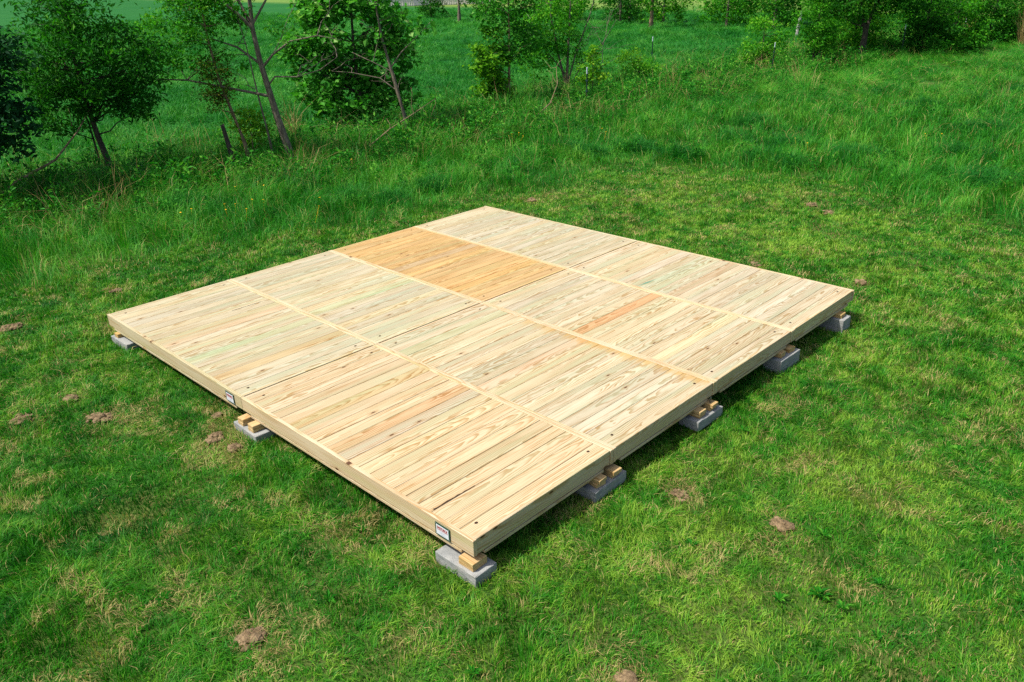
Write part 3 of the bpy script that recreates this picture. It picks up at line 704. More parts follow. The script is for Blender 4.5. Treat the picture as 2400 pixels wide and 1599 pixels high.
def tube(path, radii, V, F, sides=5):
    path = [Vector(p) for p in path]; base = len(V)
    for q, p in enumerate(path):
        t = (path[min(q + 1, len(path) - 1)] - path[max(q - 1, 0)]).normalized()
        a = t.orthogonal().normalized() if abs(t.z) > .98 else t.cross(Vector((0, 0, 1))).normalized(); b = t.cross(a)
        for s in range(sides):
            an = s * 2 * math.pi / sides
            V.append(tuple(p + (a * math.cos(an) + b * math.sin(an)) * radii[q]))
    for q in range(len(path) - 1):
        for s in range(sides):
            i0 = base + q * sides + s; i1 = base + q * sides + (s + 1) % sides
            F.append((i0, i1, i1 + sides, i0 + sides))
    F.append(tuple(base + (len(path) - 1) * sides + s for s in range(sides)))
def curve_pts(a, b, r, n=5, sag=.12, jit=.05):
    a = np.array(a, float); b = np.array(b, float); ln = np.linalg.norm(b - a)
    out = []
    for q in range(n):
        t = q / (n - 1); p = a + (b - a) * t
        p = p + np.array([0, 0, sag * ln * 4 * t * (1 - t)])
        if 0 < q < n - 1: p = p + r.normal(0, jit * ln, 3)
        out.append(tuple(p))
    return out

def bark(name, c1, c2):
    k = N(name); oc = k.n('ShaderNodeTexCoord').outputs['Object']
    m = k.n('ShaderNodeVectorMath', operation='MULTIPLY'); k.l(oc, m.inputs[0]); m.inputs[1].default_value = (30, 30, 7)
    f = k.noise(m.outputs[0], 1.0, 4, .65)
    return k.done(k.bsdf(k.mix(k.ramp(f, .35, .65), c1, c2), .9, .15, k.bump(f, .8, .01)))
BARK_DARK = bark('bark_dark', (0.030, 0.026, 0.020), (0.085, 0.070, 0.052))
BARK_GREY = bark('bark_grey', (0.085, 0.070, 0.050), (0.20, 0.165, 0.12))
BARK_TAN = bark('bark_tan', (0.13, 0.09, 0.05), (0.27, 0.19, 0.11))
LEAF_DARK = leaf_material('leaf_dark', (0.010, 0.085, 0.006), (0.032, 0.190, 0.009), (0.19, 0.43, 0.035), .40)
LEAF_SHADED = leaf_material('leaf_shaded', (0.004, 0.034, 0.010), (0.008, 0.065, 0.014), (0.025, 0.12, 0.025), .15)  # green darkened: shade at the left edge is put into the leaf colour
LEAF_MID = leaf_material('leaf_mid', (0.018, 0.140, 0.007), (0.062, 0.285, 0.010), (0.21, 0.46, 0.028), .42)
LEAF_PALE = leaf_material('leaf_pale', (0.020, 0.150, 0.009), (0.072, 0.30, 0.024), (0.32, 0.50, 0.15), .40)
LEAF_YELLOW = leaf_material('leaf_yellow', (0.04, 0.17, 0.008), (0.13, 0.34, 0.012), (0.32, 0.48, 0.030), .42)
LEAF_OLIVE = leaf_material('leaf_olive', (0.035, 0.085, 0.010), (0.10, 0.16, 0.014), (0.26, 0.25, 0.025), .35)

RV = Vector((0.7215, 0.6924, 0)); DV = Vector((-0.6924, 0.7215, 0))   # to the right / away, on the ground
def W3(r, u, d): return tuple(RV * r + DV * d + Vector((0, 0, u)))

def nearer(b):
    d = math.hypot(b[0] - CAM.x, b[1] - CAM.y); k = .905 if d < 50 else .93
    return (CAM.x + (b[0] - CAM.x) * k, CAM.y + (b[1] - CAM.y) * k)
def tree(name, label, cat, base, trunk, tr, crowns, leaf_mat, leaf, bark_mat, seed, group=None, extra=(), twigs=0, limbs=14, aspect=.5, droop=.25, bare=None, second=None):
    """trunk: list of (right, up, away) metres; crowns: (r,u,d, rr,ru,rd, leaf count); extra: more stems (path, r0, r1)"""
    r = np.random.default_rng(seed); base = nearer(base)
    z0 = gz(base[0], base[1])
    root = empty(name, (base[0], base[1], z0)); tag(root, label, cat, group)
    V, F = [], []
    tp = [np.array(W3(*p)) for p in trunk]
    n = len(tp); radii = [tr * (1 - .8 * q / (n - 1)) for q in range(n)]; radii[0] *= 1.35
    tp[0][2] = -0.12
    tube(tp, radii, V, F, 8)
    stems = [(tp, radii)]
    for path, r0, r1 in extra:
        pp = [np.array(W3(*p)) for p in path]; rd = list(np.linspace(r0, r1, len(pp)))
        tube(pp, rd, V, F, 6); stems.append((pp, rd))
    def nearest_below(c):
        best = None
        for pp, rd in stems:
            for q in range(len(pp) - 1):
                for t in (0, .5):
                    p = pp[q] * (1 - t) + pp[q + 1] * t
                    if p[2] > c[2] + .15 or p[2] < .25 * tp[-1][2] * .6: continue
                    dd = np.linalg.norm(p - c) + .6 * abs((c[2] - p[2]) - .5 * np.linalg.norm((p - c)[:2]))
                    if best is None or dd < best[0]: best = (dd, p, rd[q])
        return best
    LV, LF, LT = [], [], []; LV2, LF2, LT2 = [], [], []
    for ci, cr in enumerate(crowns):
        c = np.array(W3(*cr[:3])); k = cr[6]
        k = int(k * 1.12); ncl = max(6, k // 40)
        g = r.normal(0, 1, (ncl, 3)); g /= np.linalg.norm(g, axis=1)[:, None]; rad = r.uniform(.12, 1, ncl) ** .5
        loc = g * rad[:, None] * np.array(cr[3:6])
        cl = c + np.outer(loc[:, 0], RV) + np.outer(loc[:, 2], DV) + np.outer(loc[:, 1], (0, 0, 1))
        cl = cl[cl[:, 2] > .12]; ncl = len(cl)
        sig = .20 * min(cr[3:6]) * (8 / max(8, ncl)) ** .25 + .05
        cls = r.integers(0, ncl, k)
        pos = cl[cls] + r.normal(0, 1, (k, 3)) * np.array([sig, sig, sig * .55])
        pos = pos[pos[:, 2] > .05]; k = len(pos)
        v, f = leaves_np(pos, leaf, r, .6, aspect, droop)
        ctint = r.uniform(-.22, .22, ncl)
        tt = np.repeat((r.uniform(0, .85, k) + ctint[cls[:k]]).clip(0, 1), 4)
        if second is not None and ci in second[1]:
            LF2.append(f + sum(len(q) for q in LV2)); LV2.append(v); LT2.append(tt)
        else:
            LF.append(f + sum(len(q) for q in LV)); LV.append(v); LT.append(tt)
        for q in r.permutation(ncl)[:max(3, int(limbs * min(1, k / 2500)))]:
            nb = nearest_below(cl[q])
            if nb is None: continue
            pth = curve_pts(nb[1], cl[q], r, 5, .06, .05)
            r0 = min(nb[2] * .5, .008 + .009 * np.linalg.norm(nb[1] - cl[q]))
            tube(pth, list(np.linspace(r0, .004, 5)), V, F, 4)
    # bare twigs
    for q in range(twigs):
        pp, rd = stems[r.integers(0, len(stems))]
        s = r.integers(max(1, len(pp) // 3), len(pp)); p = pp[min(s, len(pp) - 1)]
        a = r.uniform(0, 6.28); ln = r.uniform(.4, 1.3) * (bare or 1.0)
        e = p + np.array([math.cos(a) * ln, math.sin(a) * ln, ln * r.uniform(.2, 1.0)])
        pth = curve_pts(p, e, r, 5, .05, .06); tube(pth, list(np.linspace(.011, .004, 5)), V, F, 4)
        for w in range(3):
            p2 = np.array(pth[r.integers(1, 5)]); a2 = a + r.normal(0, .9); l2 = ln * r.uniform(.25, .6)
            tube(curve_pts(p2, p2 + np.array([math.cos(a2) * l2, math.sin(a2) * l2, l2 * r.uniform(.1, .9)]), r, 4, .05, .06), [.006, .005, .004, .003], V, F, 3)
    link('trunk', mesh_from(name + '_trunk', V, F, bark_mat, smooth=True), root)
    if LV: link('crown', mesh_from(name + '_crown', np.concatenate(LV), np.concatenate(LF), leaf_mat, np.concatenate(LT)), root)
    if LV2: link('crown', mesh_from(name + '_crown', np.concatenate(LV2), np.concatenate(LF2), second[0], np.concatenate(LT2)), root)
    return root

GT = 'young trees along the fence line'
# tree at the left margin, shade painted into its leaves
tree('leafy_tree', 'leafy tree darkened by painted shade, cut off by the left edge', 'tree', (-10.2, 0.7), [(0, 0, 0), (.1, .8, 0), (.3, 1.6, .1), (.6, 2.6, .1), (.8, 3.8, 0)], .085,
     [(.55, 2.65, 0, 1.15, 1.3, 1.2, 5600), (1.35, 1.55, -.2, .75, .6, .7, 1700), (1.55, 2.6, 0, .6, .5, .6, 700)], LEAF_SHADED, .12, BARK_DARK, 1, GT, limbs=18)
tree('leafy_tree', 'full round dark green tree with a leaning dark trunk, second from the left edge', 'tree', (-9.93, 3.93), [(0, 0, 0), (-.07, .5, 0), (-.16, 1.0, 0), (-.22, 1.5, .02), (-.27, 2.2, .03), (-.25, 3.2, 0), (-.2, 4.3, 0)], .075,
     [(-.1, 2.55, 0, 1.25, .95, 1.25, 4300), (-.05, 3.55, 0, .8, .75, .8, 1700), (.85, 2.3, -.1, .65, .6, .65, 1200), (-.95, 2.1, .1, .65, .6, .65, 1200), (.75, 1.6, .1, .6, .35, .5, 800), (-.7, 1.45, -.1, .65, .4, .5, 900), (.1, 1.75, .2, .6, .35, .6, 600), (.1, 4.3, 0, .55, .5, .5, 450), (-.6, 3.3, 0, .6, .4, .5, 450)], LEAF_DARK, .115, BARK_DARK, 2, GT,
     extra=[([(-.25, .0, .05), (-.27, .6, .05), (-.3, 1.2, .05), (-.5, 2.2, .1)], .03, .012)], limbs=14, aspect=.36, droop=.5)
# stump
def post_like(name, label, cat, base, path, radii, mat, sides=8, group=None):
    V, F = [], []; tube(path, radii, V, F, sides); base = nearer(base)
    # rough broken top
    for q in range(len(V) - sides, len(V)): V[q] = (V[q][0], V[q][1], V[q][2] + random.uniform(-.03, .05))
    o = link(name, mesh_from(name, V, F, mat), None, (base[0], base[1], gz(*base))); return tag(o, label, cat, group)
post_like('broken_post', 'dark broken wooden post stub left of the slender ivy-covered tree', 'post', (-8.74, 6.28), [W3(0, -.12, 0), W3(-.03, .35, 0), W3(-.08, .7, 0), W3(-.13, 1.02, 0)], [.062, .055, .05, .042], BARK_DARK)
tree('slender_tree', 'slender leaning tree with olive foliage wrapped round its middle', 'tree', (-8.87, 6.8), [(0, 0, 0), (-.1, .6, 0), (-.25, 1.2, 0), (-.42, 1.9, 0), (-.52, 2.6, .05), (-.56, 3.3, .05), (-.6, 4.1, 0)], .05,
     [(-.45, 1.9, 0, .38, .62, .36, 1500), (-.62, 3.3, 0, .55, .8, .5, 1500), (-.7, 1.5, 0, .3, .25, .3, 350)], LEAF_OLIVE, .06, BARK_TAN, 3, GT, limbs=14, second=(LEAF_MID, (1,)))
tree('bare_sapling', 'thin straight bare sapling just left of the large sparse tree', 'tree', (-8.55, 7.25), [(0, 0, 0), (-.08, .8, 0), (-.18, 1.7, 0), (-.26, 2.6, 0), (-.4, 3.4, 0)], .028,
     [(-.4, 3.1, .1, .25, .4, .25, 160)], LEAF_MID, .08, BARK_GREY, 4, GT, limbs=4, twigs=3, bare=.4)
tree('sparse_tree', 'large sparse tree with long bare branches spreading to both sides', 'tree', (-8.26, 7.57), [(0, 0, 0), (-.1, .55, 0), (-.22, 1.1, 0), (-.32, 1.7, 0), (-.42, 2.3, 0), (-.47, 2.9, 0), (-.44, 3.6, 0), (-.36, 4.5, 0), (-.3, 5.4, 0)], .095,
     [(-2.3, 2.75, .1, .85, .8, .8, 2100), (-1.6, 3.3, .2, .9, .6, .7, 1700), (-1.0, 3.7, 0, .8, .5, .6, 900), (.1, 4.4, .1, .7, .5, .6, 450), (.3, 2.75, .1, .5, .35, .4, 140), (-1.15, 2.2, -.1, .5, .3, .4, 200)],
     LEAF_MID, .085, BARK_GREY, 5, GT, limbs=9, twigs=22, bare=1.1,
     extra=[([(-.31, 1.55, 0), (-.7, 1.66, -.1), (-1.3, 1.8, -.15), (-1.95, 1.95, -.2), (-2.7, 2.0, -.3), (-3.2, 2.15, -.3)], .035, .008),
            ([(-.4, 2.2, 0), (-.9, 2.55, .15), (-1.4, 2.72, .2), (-2.1, 2.68, .3)], .028, .007),
            ([(-.45, 2.9, 0), (-.75, 3.25, -.1), (-1.15, 3.6, -.1), (-1.7, 3.95, -.2), (-2.4, 4.3, -.3)], .045, .01),
            ([(-.47, 2.95, 0), (-.7, 3.4, .15), (-1.0, 4.0, .2), (-1.2, 4.7, .3)], .035, .01),
            ([(-.42, 2.1, 0), (-.1, 2.4, -.1), (.3, 2.65, -.1), (.9, 2.75, -.2), (1.4, 2.65, -.2)], .03, .007),
            ([(-.34, 1.75, 0), (-.15, 1.95, 0), (.3, 1.92, .1), (.8, 2.05, .1), (1.2, 2.3, .1)], .024, .006),
            ([(-.45, 3.0, 0), (-.1, 3.5, .1), (.35, 3.95, .2), (.8, 4.2, .2)], .03, .008)])
tree('yellow_sapling', 'low yellow-green leafy sapling between the bare sapling and the slender tree', 'sapling', (-9.15, 7.0), [(0, 0, 0), (.02, .4, 0), (.04, .9, 0), (.05, 1.35, 0)], .02,
     [(.05, .85, 0, .38, .48, .36, 650)], LEAF_YELLOW, .085, BARK_TAN, 6, None, limbs=8, aspect=.7)
tree('broadleaf_tree', 'dense bushy tree with large pale leaves left of the leaning bare-topped tree', 'tree', (-10.82, 11.65), [(0, 0, 0), (-.05, .7, 0), (-.1, 1.5, 0), (-.1, 2.4, 0), (-.05, 3.6, 0), (0, 4.4, 0)], .07,
     [(-.5, 2.5, .1, 1.1, 1.2, 1.0, 2300), (.65, 1.8, .2, .8, 1.1, .8, 1300), (-.5, 1.0, -.1, 1.2, .6, .9, 1300), (-.2, 3.7, 0, 1.1, .6, .9, 900), (-1.5, 2.3, 0, .6, .5, .5, 450), (-1.3, 3.2, .2, .6, .5, .5, 400), (.9, 2.9, .2, .6, .4, .5, 260), (-1.3, 1.4, -.1, .5, .4, .5, 300), (1.1, 1.1, .1, .5, .4, .5, 250)], LEAF_PALE, .15, BARK_DARK, 7, GT, limbs=14, aspect=.75)
tree('leaning_tree', 'leaning grey tree with few leaves in front of the dense broadleaf tree', 'tree', (-9.05, 11.94), [(0, 0, 0), (-.12, .6, 0), (-.25, 1.2, 0), (-.4, 1.9, 0), (-.55, 2.6, 0), (-.62, 3.3, 0), (-.66, 4.2, 0)], .065,
     [(-.3, 2.9, 0, .5, .5, .5, 70), (-.6, 3.7, 0, .6, .5, .5, 160), (.4, 2.7, 0, .4, .3, .4, 40)], LEAF_PALE, .16, BARK_GREY, 8, GT, limbs=4, twigs=9, bare=.9, aspect=.75,
     extra=[([(-.38, 1.85, 0), (-.1, 2.2, 0), (.25, 2.5, .1), (.75, 2.95, .1)], .022, .006), ([(-.36, 1.75, 0), (-.8, 2.0, -.1), (-1.3, 2.25, -.1)], .02, .006), ([(-.28, 1.3, 0), (-.7, 1.6, .1), (-1.4, 1.75, .1), (-1.9, 1.8, .1)], .018, .005)])
tree('pale_shrub_tree', 'upright bush, pale leaves above and yellow-green leaves below, standing free in mid frame', 'shrub', (-10.04, 16.96), [(0, 0, 0), (.05, .7, 0), (.08, 1.5, 0), (.1, 2.3, 0), (.1, 3.2, 0), (.12, 4.1, 0)], .05,
     [(.05, 3.0, 0, .95, .95, .85, 1700), (.3, 2.0, .1, .75, .7, .65, 900), (-.45, 1.5, -.1, .55, 1.0, .55, 1500), (-.3, .75, 0, .6, .5, .55, 700), (.1, 3.9, 0, .7, .5, .6, 500)], LEAF_PALE, .13, BARK_TAN, 9, GT, limbs=10, aspect=.6, second=(LEAF_YELLOW, (2, 3)))
tree('multi_stem_tree', 'many-stemmed tree with bare grey upright branches, behind the nearest metal post', 'tree', (-11.6, 21.8), [(0, 0, 0), (.05, .8, 0), (.1, 1.8, 0), (.15, 2.8, 0), (.1, 4.6, 0)], .06,
     [(-.7, 2.4, 0, 1.1, 1.2, 1.0, 2800), (-1.0, 1.2, -.2, .8, .8, .7, 1300), (.4, 3.2, .2, 1.0, 1.0, .9, 1000), (.1, 1.4, .2, .7, .6, .6, 700)], LEAF_MID, .11, BARK_GREY, 10, GT, limbs=9, twigs=26, bare=1.5,
     extra=[([(0, .2, 0), (-.25, 1.2, .1), (-.5, 2.4, .1), (-.55, 3.8, .1), (-.6, 4.6, .1)], .045, .012), ([(.05, .2, 0), (.35, 1.3, 0), (.8, 2.4, .1), (1.15, 3.6, .1)], .035, .01), ([(.1, .1, 0), (.6, .9, .1), (1.25, 1.5, .1), (1.75, 2.3, .2)], .028, .007),
            ([(.1, .1, .1), (.7, .5, .2), (1.3, .8, .2), (1.9, 1.1, .3)], .022, .006), ([(.05, .5, 0), (-.8, 1.5, 0), (-1.2, 2.4, 0)], .03, .008)])
tree('yellow_sapling', 'bright yellow-green sapling right of the nearest metal fence post', 'sapling', (-8.9, 20.0), [(0, 0, 0), (.02, .5, 0), (.05, 1.0, 0), (.02, 1.5, 0)], .02,
     [(.02, .95, 0, .48, .42, .4, 420), (.02, 1.5, 0, .22, .3, .2, 160)], LEAF_YELLOW, .10, BARK_TAN, 11, None, limbs=8, aspect=.75)
tree('low_shrub', 'low dark shrub with yellow-green top right of the many-stemmed tree', 'shrub', (-10.6, 25.2), [(0, 0, 0), (0, .5, 0), (.05, 1.1, 0)], .03,
     [(.05, .55, 0, .75, .5, .6, 1300), (-.3, 1.0, 0, .5, .4, .4, 500)], LEAF_MID, .09, BARK_DARK, 12, None, limbs=8, second=(LEAF_YELLOW, (1,)))
tree('leafy_shrub', 'rounded green shrub left of the metal post in front of the far trees', 'shrub', (-9.6, 33.5), [(0, 0, 0), (0, .9, 0), (0, 1.9, 0)], .04,
     [(0, 1.15, 0, .95, 1.15, .9, 1900), (-.3, .5, 0, .9, .5, .7, 700)], LEAF_MID, .12, BARK_DARK, 13, 'shrubs by the far metal posts', limbs=8)
tree('leafy_shrub', 'taller green shrub right of that metal post with a dark hollow below', 'shrub', (-7.9, 35.2), [(0, 0, 0), (0, 1.0, 0), (.05, 2.3, 0)], .05,
     [(-.1, 1.9, 0, .85, 1.2, .85, 2100), (.5, 1.1, 0, .9, .9, .8, 1500), (-.1, 3.0, 0, .4, .6, .4, 350)], LEAF_MID, .12, BARK_DARK, 14, 'shrubs by the far metal posts', limbs=8)
tree('spreading_tree', 'broad dark tree with a forked trunk at the upper right', 'tree', (-7.22, 39.09), [(0, 0, 0), (.02, .7, 0), (.06, 1.4, 0), (.3, 2.2, 0), (.45, 3.2, 0), (.5, 5.0, 0)], .16,
     [(-.2, 3.1, 0, 2.3, 1.5, 2.0, 6500), (1.3, 2.9, .3, 1.6, 1.1, 1.4, 2800), (-1.7, 2.3, 0, 1.1, .8, 1.0, 1500), (.3, 4.4, 0, 1.6, .9, 1.4, 1800)], LEAF_DARK, .15, BARK_DARK, 15, GT, limbs=18, droop=.45,
     extra=[([(.04, 1.0, 0), (-.15, 1.7, 0), (-.6, 2.4, 0), (-.9, 3.4, 0)], .09, .03)])
for q, (bx, by, h, w, lab) in enumerate(((-5.6, 42.5, 3.4, 1.5, 'dark bushy tree just right of the broad forked tree'), (-6.3, 47.5, 3.8, 1.7, 'dense bush behind the two distant white-topped posts'), (-4.2, 48.5, 3.6, 1.5, 'dense bush above the dry grass tuft at the upper right'),
                                   (-3.6, 53.0, 3.6, 1.7, 'dense green bush nearest the upper right corner'), (-9.5, 44.0, 4.2, 1.9, 'leafy tree behind the broad forked tree, left side'), (-1.6, 55.5, 3.4, 1.6, 'green bush cut off by the right edge at the top'), (-8.0, 51.0, 4.6, 2.0, 'tall leafy tree at the back of the upper right bushes'), (-4.9, 44.8, 2.6, 1.3, 'low bush between the dark bushy tree and the two distant posts'), (-2.6, 50.6, 3.0, 1.5, 'bush filling the gap left of the one nearest the upper right corner'), (-8.6, 41.2, 2.4, 1.4, 'low bush at the left foot of the broad forked tree'), (-5.0, 51.5, 4.2, 1.8, 'tall bush behind the dry grass tufts'))):
    tree('dense_bush', lab, 'bush', (bx, by), [(0, 0, 0), (.05, h * .3, 0), (.1, h * .65, 0), (.05, h, 0)], .07,
         [(0, h * .58, 0, w, h * .42, w, 2600), (.2, h * .22, -.3, w * 1.05, h * .24, w * .9, 1900)], LEAF_MID if q % 2 else LEAF_DARK, .15, BARK_DARK, 40 + q, 'bushes in the upper right', limbs=8)
# far row of trees across the field
far = [(-55.7, 56.9, 5.5, 1.9, 1, 'far tree with a bare grey trunk in front of the pale building'), (-48.5, 60.5, 5.0, 2.6, 0, 'far bushy tree behind the pale upright bush'), (-43.5, 61.0, 4.5, 2.4, 0, 'far tree partly hidden by the many-stemmed tree'),
       (-36.5, 58.5, 5.0, 2.2, 0, 'far tree left of the tan trunk across the field'), (-29.8, 53.6, 5.0, 2.0, 1, 'far tree with a pale tan trunk across the field'), (-24.8, 56.5, 5.0, 2.4, 0, 'far leafy tree right of the tan trunk'),
       (-19.6, 54.0, 5.2, 2.4, 0, 'far tree above the rounded shrub'), (-15.2, 56.0, 5.0, 2.2, 0, 'far tree left of the weathered wooden post'), (-11.0, 57.0, 4.8, 2.2, 0, 'far tree right of the weathered wooden post'),
       (-66, 62, 5, 2.2, 0, 'far shrub at the left end of the pale building'), (-72, 58, 4.2, 2.0, 0, 'far shrub left of the pale building, behind the broadleaf tree')]
far += [(-51.5, 66, 4.6, 2.6, 0, 'far bush behind the top of the pale upright bush'), (-39.5, 64, 4.8, 2.6, 0, 'far bush behind the bare branches of the many-stemmed tree'), (-33.0, 60, 4.6, 2.4, 0, 'far bush just left of the tan far trunk'),
        (-27.5, 62, 4.8, 2.4, 0, 'far bush filling the gap right of the tan far trunk'), (-22.0, 59, 4.6, 2.3, 0, 'far bush behind the two far leafy trees'), (-17.6, 61, 4.8, 2.4, 0, 'far bush left of and behind the weathered post'), (-13.0, 63, 4.8, 2.4, 0, 'far bush right of and behind the weathered post'), (-61, 66, 3.2, 2.2, 0, 'low far bush in front of the left part of the pale building')]
for q, (bx, by, h, w, bare_tr, lab) in enumerate(far):
    cr = [(0, h * .68, 0, w, h * .36, w, 1500)] if bare_tr else [(0, h * .55, 0, w, h * .45, w, 1700), (.2, h * .22, 0, w * .9, h * .2, w * .8, 600)]
    tree('far_tree', lab, 'tree', (bx, by), [(0, 0, 0), (.05, h * .3, 0), (.05, h * .6, 0), (0, h * .95, 0)], .15 if bare_tr else .1, cr, LEAF_MID if q % 3 else LEAF_DARK, .24, BARK_TAN if q == 4 else BARK_GREY, 70 + q, 'trees across the field', limbs=7)

# ------------------------------------------------------------------ undergrowth along the fence line
def weed_mesh(seed, n, h, leaf, spread):
    r = np.random.default_rng(seed)
    ns = max(3, n // 9); tops = np.stack([r.normal(0, spread, ns), r.normal(0, spread, ns), h * r.uniform(.5, 1.1, ns)], 1)
    pos = []
    for q in range(n):
        s = tops[q % ns]; t = r.uniform(.25, 1.0); pos.append(s * np.array([t, t, t]) + r.normal(0, .02, 3))
    v, f = leaves_np(np.array(pos), leaf, r, .7, .42, .05)
    return mesh_from('weed', v, f, WEED, np.repeat(r.uniform(0, 1, n), 4))
def undergrowth():
    yy = rng.uniform(-3, 46, 5200); xx = -7.0 + rng.normal(0, 1.35, len(yy)) - np.clip(5 - yy, 0, 5) * .25 + np.clip((yy - 24) / 20, 0, 1) * 1.2
    k = in_view(xx, yy) & (vnoise(xx / 1.2, yy / 1.2, 81) > .38); xx, yy = xx[k], yy[k]
    m = [weed_mesh(500 + q, 40, (.35, .5, .7, .45)[q], (.07, .075, .085, .06)[q], .13) for q in range(4)]
    n = len(xx); P, rot, sc, idx = finish(xx, yy, .7 + .7 * rng.random(n), rng.integers(0, 4, n), .15)
    scatter('undergrowth', 'low leafy weeds and brambles along the fence line', 'weeds', m, P, rot, sc, idx)
    wx_, wy_ = points(420, -3, 11.5, -4.5, 12); k = in_view(wx_, wy_) & (meadow_depth(wx_, wy_) < 0) & ~((wx_ > -.1) & (wx_ < D + .15) & (wy_ > -.15) & (wy_ < D + .1)); wx_, wy_ = wx_[k], wy_[k]
    lm = []
    for q in range(3):
        r = np.random.default_rng(560 + q); nl = 9; a = np.linspace(0, 6.28, nl, endpoint=False) + r.normal(0, .2, nl)
        VV, FF = [], []
        for e in range(nl):
            L_ = .05 * r.uniform(.6, 1.2); w_ = L_ * .34; c_, s_ = math.cos(a[e]), math.sin(a[e]); up = r.uniform(.25, .7)
            b0 = len(VV); VV += [(0, 0, .012), (c_ * L_ * .5 - s_ * w_ * .5, s_ * L_ * .5 + c_ * w_ * .5, .03 + L_ * .4 * up), (c_ * L_, s_ * L_, .03 + L_ * .45 * up), (c_ * L_ * .5 + s_ * w_ * .5, s_ * L_ * .5 - c_ * w_ * .5, .03 + L_ * .4 * up)]; FF += [(b0, b0 + 3, b0 + 2), (b0, b0 + 2, b0 + 1)]
        lm.append(mesh_from('lawn_weed', VV, FF, WEED, np.repeat(r.uniform(.2, 1, nl), 4)))
    n = len(wx_); P, rot, sc, idx = finish(wx_, wy_, .7 + .7 * rng.random(n), rng.integers(0, 3, n), .12)
    scatter('lawn_weeds', 'small broad-leaved weeds in the mown lawn', 'weeds', lm, P, rot, sc, idx)
    # scattered broad-leaf weeds in the meadow
    xx, yy = points(900, -9, 12, -3, 34); k = in_view(xx, yy) & (meadow_depth(xx, yy) > .3); xx, yy = xx[k], yy[k]; n = len(xx)
    P, rot, sc, idx = finish(xx, yy, .45 + .5 * rng.random(n), rng.integers(0, 4, n), .1)
    scatter('meadow_weeds', 'broad-leaved weeds dotted through the tall grass', 'weeds', m, P, rot, sc, idx)
undergrowth()

# ------------------------------------------------------------------ metal fence posts, wooden post
POST_GREEN = simple('post_green', (0.012, 0.045, 0.035), 0.55, 0.4, 0.2)
POST_WHITE = simple('post_white', (0.62, 0.68, 0.72), 0.5, 0.3, 0.08)
def t_post(x, y, h, label, lean=0.0):
    x, y = nearer((x, y)); h = h + .2
    root = empty('metal_post', (x, y, gz(x, y))); root.rotation_euler = (lean, lean * .5, .4)
    tag(root, label, 'fence post', 'metal posts of the fence line')
    V, F = [], []
    for (x0, x1, y0, y1) in ((-.019, .019, 0, .005), (-.003, .003, -.03, -.0005)):
        v, f = plain_box(x0, x1, y0, y1, -.2, h * .86); F += [tuple(q + len(V) for q in ff) for ff in f]; V += v
    link('shaft', mesh_from('shaft', V, F, POST_GREEN), root)
    V, F = [], []
    for (x0, x1, y0, y1) in ((-.0195, .0195, -.0004, .0055), (-.0034, .0034, -.0305, -.001)):
        v, f = plain_box(x0, x1, y0, y1, h * .862, h); F += [tuple(q + len(V) for q in ff) for ff in f]; V += v
    link('white_tip', mesh_from('white_tip', V, F, POST_WHITE), root)
    for z in (h * .25, h * .5, h * .72):
        v, f = plain_box(-.03, .03, -.036, .012, z - .02, z + .02); link('wire_clip', mesh_from('wire_clip', v, f, POST_GREEN), root)
t_post(-7.5, 18.0, 1.12, 'white-topped green metal post standing in front of the yellow-green sapling')
t_post(-14.0, 31.0, 1.15, 'white-topped metal post alone at the edge of the field')
t_post(-8.0, 31.4, 1.1, 'white-topped metal post between the two green shrubs', .08)
t_post(-6.0, 41.0, 1.15, 'farther white-topped metal post against the dark bushes')
t_post(-4.6, 45.5, 1.2, 'farthest white-topped metal post, beside a dry grass tuft')
WEATHERED = simple('weathered_wood', (0.34, 0.32, 0.30), 0.9, 0.1, 0.25, 12)
post_like('wooden_post', 'weathered grey wooden post leaning in the far fence line', 'post', (-15.8, 49.8), [W3(0, -.2, 0), W3(.05, .6, 0), W3(.16, 1.5, 0)], [.11, .10, .09], WEATHERED)

# dry grass tufts that stand out
def dry_tuft(x, y, h, label, seed):
    x, y = nearer((x, y))
    me = blade_mesh('dry_grass_tuft', 70, .14, h, .3, .010, .35, STRAW, seed)
    o = link('dry_grass_tuft', me, None, (x, y, gz(x, y))); tag(o, label, 'grass tuft')
dry_tuft(-10.6, 9.1, 1.1, 'tan dry grass tuft just right of the large sparse tree', 601)
dry_tuft(-4.9, 46.6, 1.5, 'tan dry grass tuft near the farthest metal post', 602)
dry_tuft(-2.4, 47.8, 1.9, 'tall tan dry grass tuft near the upper right corner', 603)

# fallen bare branches
def fallen(label, pts, r0, seed):
    rr = np.random.default_rng(seed); V, F = [], []
    pts = [(*nearer((x, y)), h + .25) for x, y, h in pts]
    path = [(x, y, gz(x, y) + h) for x, y, h in pts]
    o0 = Vector(path[0]); loc = [tuple(Vector(p) - o0) for p in path]
    tube(loc, list(np.linspace(r0, r0 * .3, len(loc))), V, F, 6)
    for q in range(5):
        p = np.array(loc[rr.integers(1, len(loc))]); tube(curve_pts(p, p + rr.normal(0, .25, 3) + np.array([0, 0, .15]), rr, 4, .05, .05), [.007, .006, .005, .003], V, F, 4)
    o = link('fallen_branch', mesh_from('fallen_branch', V, F, BARK_TAN, smooth=True), None, tuple(o0)); tag(o, label, 'branch')
fallen('pale bare fallen branch arching through weeds at the left edge', [(-9.2, 1.3, .02), (-9.1, 1.8, .3), (-9.3, 2.6, .5), (-9.7, 3.3, .9), (-10.0, 3.8, 1.3)], .03, 1)
fallen('thin bare branch leaning in weeds below the leaning grey tree', [(-7.9, 9.6, .05), (-8.0, 10.4, .35), (-8.2, 11.4, .6), (-8.3, 12.3, .85)], .02, 2)
